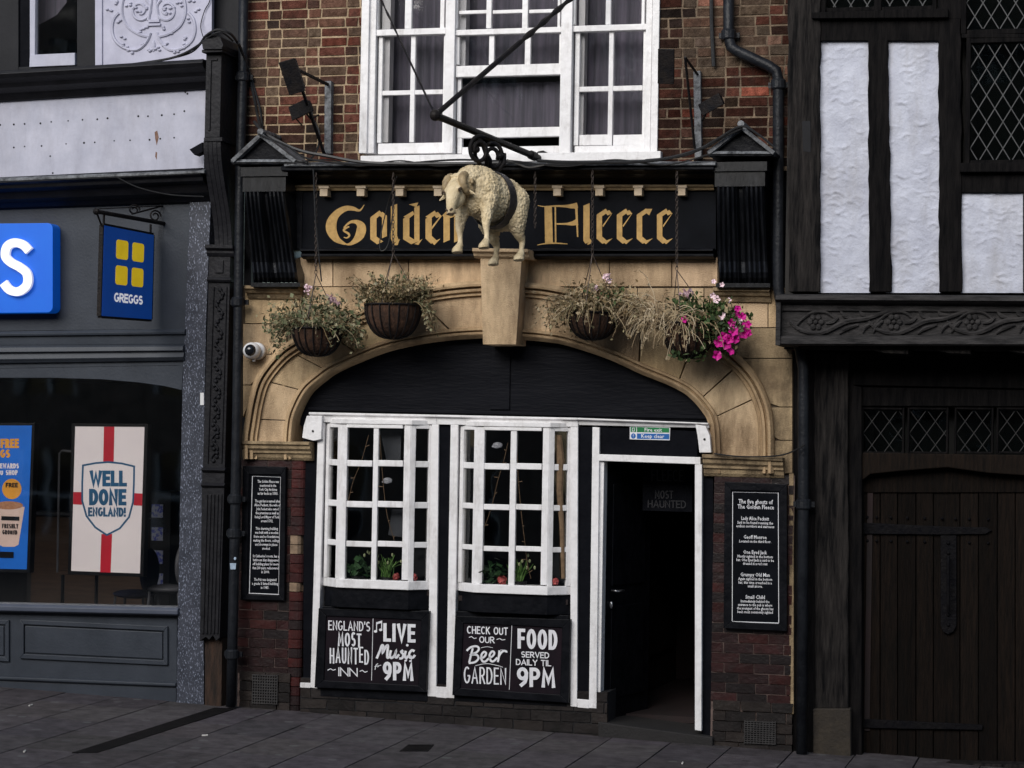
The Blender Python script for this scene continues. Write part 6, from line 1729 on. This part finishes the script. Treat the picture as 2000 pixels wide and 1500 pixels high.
plaster([(1598, 78), (1700, 572)]); plaster([(1730, 78), (1838, 572)]); plaster([(1876, 374), (2002, 572)]); plaster([(2036, 374), (2184, 572)])


def lattice(b, x0, y0, x1, y1, dx, dy, Y, r):
    sl = dy / dx
    for s in (1, -1):
        k0 = -60
        for k in range(-60, 120):
            # line y = y0 + s*sl*(x - (x0 + k*dx))
            pts = []
            for x in (x0, x1):
                y = y0 + s * sl * (x - (x0 + k * dx)); pts.append((x, y))
            (xa, ya), (xb, yb) = pts
            # clip in y
            def clip(xa, ya, xb, yb):
                t0, t1 = 0, 1; d = yb - ya
                for lim, sg in ((y0, 1), (y1, -1)):
                    if abs(d) < 1e-9: continue
                    t = (lim - ya) / d
                    if d * sg > 0: t0 = max(t0, t)
                    else: t1 = min(t1, t)
                return (t0, t1)
            t0, t1 = clip(xa, ya, xb, yb)
            if t1 - t0 < 1e-3: continue
            b.tube([P(xa + (xb - xa) * t0, ya + (yb - ya) * t0, Y), P(xa + (xb - xa) * t1, ya + (yb - ya) * t1, Y)], r, 4)


def leadwin(x0, y0, x1, y1, Y, fr, dx=32, dy=52, lab=None, lead='midlead', r=.005):
    f = B()
    for q in ((x0 - fr, y0 - fr, x0, y1 + fr), (x1, y0 - fr, x1 + fr, y1 + fr), (x0 + .2, y0 - fr, x1 - .2, y0), (x0 + .2, y1, x1 - .2, y1 + fr)): f.q(*q, Y - .02, .08)
    o = f.build('leaded_window', M['darkwood'], th_, bevel=.004)
    if lab: o['label'] = lab
    g = B(); g.q(x0 - 1, y0 - 1, x1 + 1, y1 + 1, Y + .025, .004); g.build('pane', M['latticeglass'], o)
    l = B(); lattice(l, x0, y0, x1, y1, dx, dy, Y + .016, r); l.build('lead_lattice', M[lead], o)
    k = B(); k.q(x0 - fr, y0 - fr, x1 + fr, y1 + fr, Y + .5, .02); k.build('dark_backing', M['interior'], o)  # plain dark sheet set behind the leaded panes


leadwin(1614, -120, 1708, 14, YU + .02, 8); leadwin(1722, -120, 1822, 12, YU + .02, 8)
leadwin(1895, 82, 2050, 312, YU, 9); leadwin(1888, -150, 2050, 56, YU, 10)
leadwin(2068, 82, 2220, 312, YU, 9); leadwin(2069, -150, 2220, 56, YU, 9)
b = B(); b.poly([(1600, -260), (1834, -260), (1834, -128), (1600, -128)], YU, .2); b.poly([(1832, -260), (1878, -260), (1878, 37), (1832, 37)], YU - .022, .2); b.poly([(1878, 66), (2230, 66), (2230, 74), (1878, 74)], YU - .022, .15)
b.poly([(2229, -260), (XR, -260), (XR, 317), (2229, 317)], YU, .2); b.poly([(1600, -128), (1612, -128), (1612, 30), (1600, 30)], YU - .005, .2); b.build('upper_framing', M['darkwood'], th_, bevel=.005)
# jetty beam
b = B()
b.mould((1516, 574, 590), (XR, 578, 595), [(0, -.44), (.2, -.50), (.7, -.51), (1, -.47)], -.1)
b.mould((1520, 590, 606), (XR, 595, 610), [(0, -.45), (.3, -.42), (1, -.42)], -.1)
b.poly([(1522, 605), (XR, 609), (XR, 655), (1523, 655)], -.40, .3)
b.mould((1520, 655, 674), (XR, 655, 676), [(0, -.42), (.15, -.45), (.85, -.46), (1, -.44)], -.1)
b.q(1515, 590, 1524, 674, -.47, .36)


def vine(pts, r0=.016, r1=.008):
    c = catmull([(x, y) for x, y in pts], 5); n = len(c); r0 *= 1.35; r1 *= 1.3; b.tube([P(x, y, -.412) for x, y in c], [r0 + (r1 - r0) * abs(2 * i / n - 1) for i in range(n)], 6)


for k in range(-1, 6):
    ox = 1593 + k * 153
    if ox < 1560 or ox > 2140: continue
    vine([(ox - 42, 640), (ox - 25, 622), (ox - 5, 610), (ox + 20, 610), (ox + 38, 622)], .010, .006)
    vine([(ox - 50, 628), (ox - 30, 644), (ox, 651), (ox + 25, 645), (ox + 60, 628), (ox + 100, 622), (ox + 135, 610), (ox + 160, 608)], .015, .009)
    for st in ([(ox + 46, 652), (ox + 60, 642), (ox + 84, 634)], [(ox + 20, 632), (ox + 34, 628), (ox + 44, 620)], [(ox + 48, 606), (ox + 56, 616), (ox + 72, 622)], [(ox + 86, 606), (ox + 92, 614), (ox + 108, 616)], [(ox + 92, 650), (ox + 98, 638), (ox + 112, 630)], [(ox + 112, 650), (ox + 120, 636), (ox + 132, 626)]): vine(st, .013, .004)
    for a in range(0, 360, 60): b.ball(P(ox + 11 * math.cos(R(a)), 629 + 11 * math.sin(R(a)), -.41), (.022, .014, .022), 8, 5)
    b.ball(P(ox, 629, -.415), .016, 8, 6)
b.build('jetty_beam', M['carved'], th_, bevel=0)
b = B()
for x in (1690, 1812, 1950, 2080): wavy(b, [(x - 8, 674), (x + 84, 675), (x + 84, 692), (x + 40, 690), (x, 680)], -.36, .5, .8, 20)
b.box(P(1560, 680, -.3).x, P(XR, 680, -.3).x, -.34, .3, P(1800, 682, -.2).z + .0, P(1800, 682, -.2).z + .05)
b.build('jetty_joists', M['greyoak'], th_, bevel=.006)
# ground storey
YG = .02
b = B(); wavy(b, [(1590, 690), (1656, 690), (1657, 1384), (1592, 1384)], YG, .35, 1.2); b.build('door_post', M['greyoak'], th_, bevel=.008)
b = B(); b.poly([(1588, 1384), (1661, 1384), (1662, 1520), (1588, 1520)], YG - .03, .4); b.build('post_stone', mat('dark_plinth_stone', (.036, .028, .019), (.018, .014, .011), 7, .85, .8, 40), th_, bevel=.01)
b = B(); b.poly([(1656, 690), (XR, 690), (XR, 765), (1656, 752)], YG + .06, .3); b.poly([(1657, 750), (1683, 756), (1683, 1520), (1658, 1520)], YG + .05, .3); b.poly([(1683, 756), (XR, 764), (XR, 795), (1683, 793)], YG + .09, .25); b.build('door_frame', M['darkwood'], th_, bevel=.006)
b = B(); wavy(b, [(1682, 884), (XR, 893), (XR, 938), (2050, 932), (1930, 924), (1850, 913), (1760, 920), (1700, 926), (1682, 940)], YG + .08, .25, .6, 40); b.build('door_lintel', M['doorwood'], th_, bevel=.008)
for x0, x1 in ((1686, 1762), (1776, 1848), (1868, 1936), (1950, 2018), (2034, 2110), (2124, 2200), (2214, 2292)): leadwin(x0, 800, x1, 882, YG + .12, 4, 34, 46, None, 'shadedlead', .004)
dr = B(True)
yb = 1520
xs = [1684, 1719, 1753, 1789, 1823, 1875, 1911, 1948, 1983, 2018, 2060, 2098, 2140, 2180, 2222, 2262, 2300]
for i, (a, c) in enumerate(zip(xs, xs[1:])):
    k = rnd.uniform(.5, 1.4); dr.col = (k, k, k, 1)
    dr.poly([(a + .9, 905), (c - .9, 905), (c - .9, yb), (a + .9, yb)], YG + .19 + rnd.uniform(-.004, .004), .05)
wavy(dr, [(1684, 905), (2296, 905), (2296, 962), (1684, 962)], YG + .172, .02, .5)
M['planks'] = mat('oak_planks', (.0105, .0066, .0046), (.0028, .0022, .0019), 10, .8, 1.0, 34, stretch=(6, 3, .4), spec=.1, attr=True, detail=12, dirt=.7, dirtcol=(.004, .0035, .003), dscale=2)
do = dr.build('plank_door', M['planks'], th_, bevel=.004)
b = B(); wavy(b, [(1684, 1021), (1860, 1029), (1925, 1030), (1937, 1036), (1925, 1043), (1850, 1044), (1684, 1043)], YG + .165, .03, .8, 18); b.build('strap_hinge', M['oldiron'], do, bevel=.003)
b = B(); wavy(b, [(1684, 1404), (1920, 1416), (1918, 1426), (1684, 1422)], YG + .165, .03, .6, 30); b.build('strap_hinge', M['oldiron'], do, bevel=.003)
b = B(); b.poly([(1837, 1046), (1868, 1046), (1868, 1222), (1862, 1234), (1852, 1239), (1842, 1234), (1837, 1222)], YG + .165, .03); 
for y in (1060, 1080, 1200, 1220): b.ball(P(1852, y, YG + .165), .016, 8, 6)
b.tube([P(1852, 1085, YG + .13), P(1852, 1100, YG + .11), P(1852, 1180, YG + .11), P(1852, 1195, YG + .13)], .012, 8); b.build('handle_plate', M['oldiron'], do, bevel=.003)
b = B()
for x in [1694, 1712, 1740, 1772, 1806, 1840, 1866, 1893, 1930]:
    for y in (1010, 1056): b.ball(P(x, y + (x - 1700) * .02, YG + .178), .011, 8, 5)
b.build('door_studs', M['oldiron'], do)
b = B(); b.poly([(1656, 1486), (2300, 1500), (2300, 1560), (1656, 1560)], YG + .02, .4); b.build('door_sill', M['greyoak'], th_, bevel=.008)
b = B(); b.box(P(1550, 800, .1).x, P(XR, 800, .1).x, .32, .40, gz(2) - .3, P(1800, 600, 0).z); b.build('back_wall', M['interior'], th_)
b = B(); b.poly([(1548, 560), (1592, 690), (1592, 1520), (1549, 1520)], .03, .2); b.build('side_timber', M['darkwood'], th_)
b = B(); b.box(P(1538, -255, YU).x, P(XR, 0, YU).x, YU + .2, YU + .55, P(1800, 690, 0).z + .02, P(1800, -255, 0).z); b.box(P(1878, 60, YU).x, P(1879, 60, YU).x, YU, YU + .01, 5, 5.01); b.build('rear_boarding', M['interior'], th_)

# ---- litter
b = B(); c = G(1003, 1410, .012)
for i in range(26):
    p = c + Vector((rnd.gauss(0, .035), rnd.gauss(0, .02), abs(rnd.gauss(.012, .012)))); d = Vector((rnd.gauss(0, 1), rnd.gauss(0, 1), rnd.gauss(0, 1))).normalized(); e = d.orthogonal().normalized(); s = .03
    b.face([b.bm.verts.new(p + v) for v in (d * s, e * s * .7, -d * s, -e * s * .6)])
tag(b.build('crumpled_wrapper', M['paper']), 'crumpled brown food wrapper lying against the pub plinth', 'litter')
for i, (x, y, lab) in enumerate(((60, 1379, 'cigarette end on the slabs below the shop stall riser'), (48, 1469, 'cigarette end near the bottom left corner of the pavement'), (400, 1438, 'pale paper scrap right of the dark drain strip'), (315, 1364, 'pale scrap at the foot of the grey stall riser'), (357, 1370, 'pale scrap at the foot of the granite pilaster'), (1030, 1413, 'pale crumb just right of the crumpled wrapper'), (1135, 1420, 'pale scrap under the white post beside the door'), (1333, 1492, 'pale scrap on the pavement in front of the doorway'), (580, 1386, 'cigarette end at the right foot of the left brick pier'))):
    c = G(x, y, .006); b = B(); a = rnd.uniform(0, 3); d = Vector((math.cos(a), math.sin(a), 0)) * .022
    b.tube([c - d, c, c + d + Vector((0, 0, .002))], .0065, 6); tag(b.build('litter_scrap', M['litter']), lab, 'litter', 'scraps of litter on the pavement')

# ---- houses across the street, seen in the panes
ob = thing('opposite_building', 'plain brick terrace with rows of sash windows across the street', 'building', (0, -27, gz(0, -27)))
bw = mat('opposite_brick', (.26, .20, .165), (.12, .095, .08), 3, .9)
b = B(); z0 = gz(0, -27) - .6; z1 = z0 + 13
for i in range(-16, 12):
    x = i * 3.2
    b.box(x - 1.6, x - .7, -27.3, -27, z0, z1); b.box(x + .7, x + 1.6, -27.3, -27, z0, z1)
    for a, c in ((0, 1.2), (3.0, 4.2), (5.8, 7.2), (8.8, 10.2), (11.8, 13)): b.box(x - .7, x + .7, -27.3, -27, z0 + a, z0 + c)
b.build('wall', bw, ob)
b = B()
for i in range(-16, 12):
    x = i * 3.2
    for a in (1.2, 4.2, 7.2, 10.2): 
        for xx in (-.7, -.04, .62): b.box(x + xx, x + xx + .08, -27.12, -27.05, z0 + a, z0 + a + (1.8 if a < 2 else 1.6))
        b.box(x - .62, x + .62, -27.11, -27.06, z0 + a + .8, z0 + a + .88)
b.build('window_frames', M['white'], ob)
b = B()
for i in range(-16, 12):
    for a in (1.2, 4.2, 7.2, 10.2): b.box(i * 3.2 - .7, i * 3.2 + .7, -27.2, -27.18, z0 + a, z0 + a + 1.8)
b.build('panes', M['camlens'], ob)
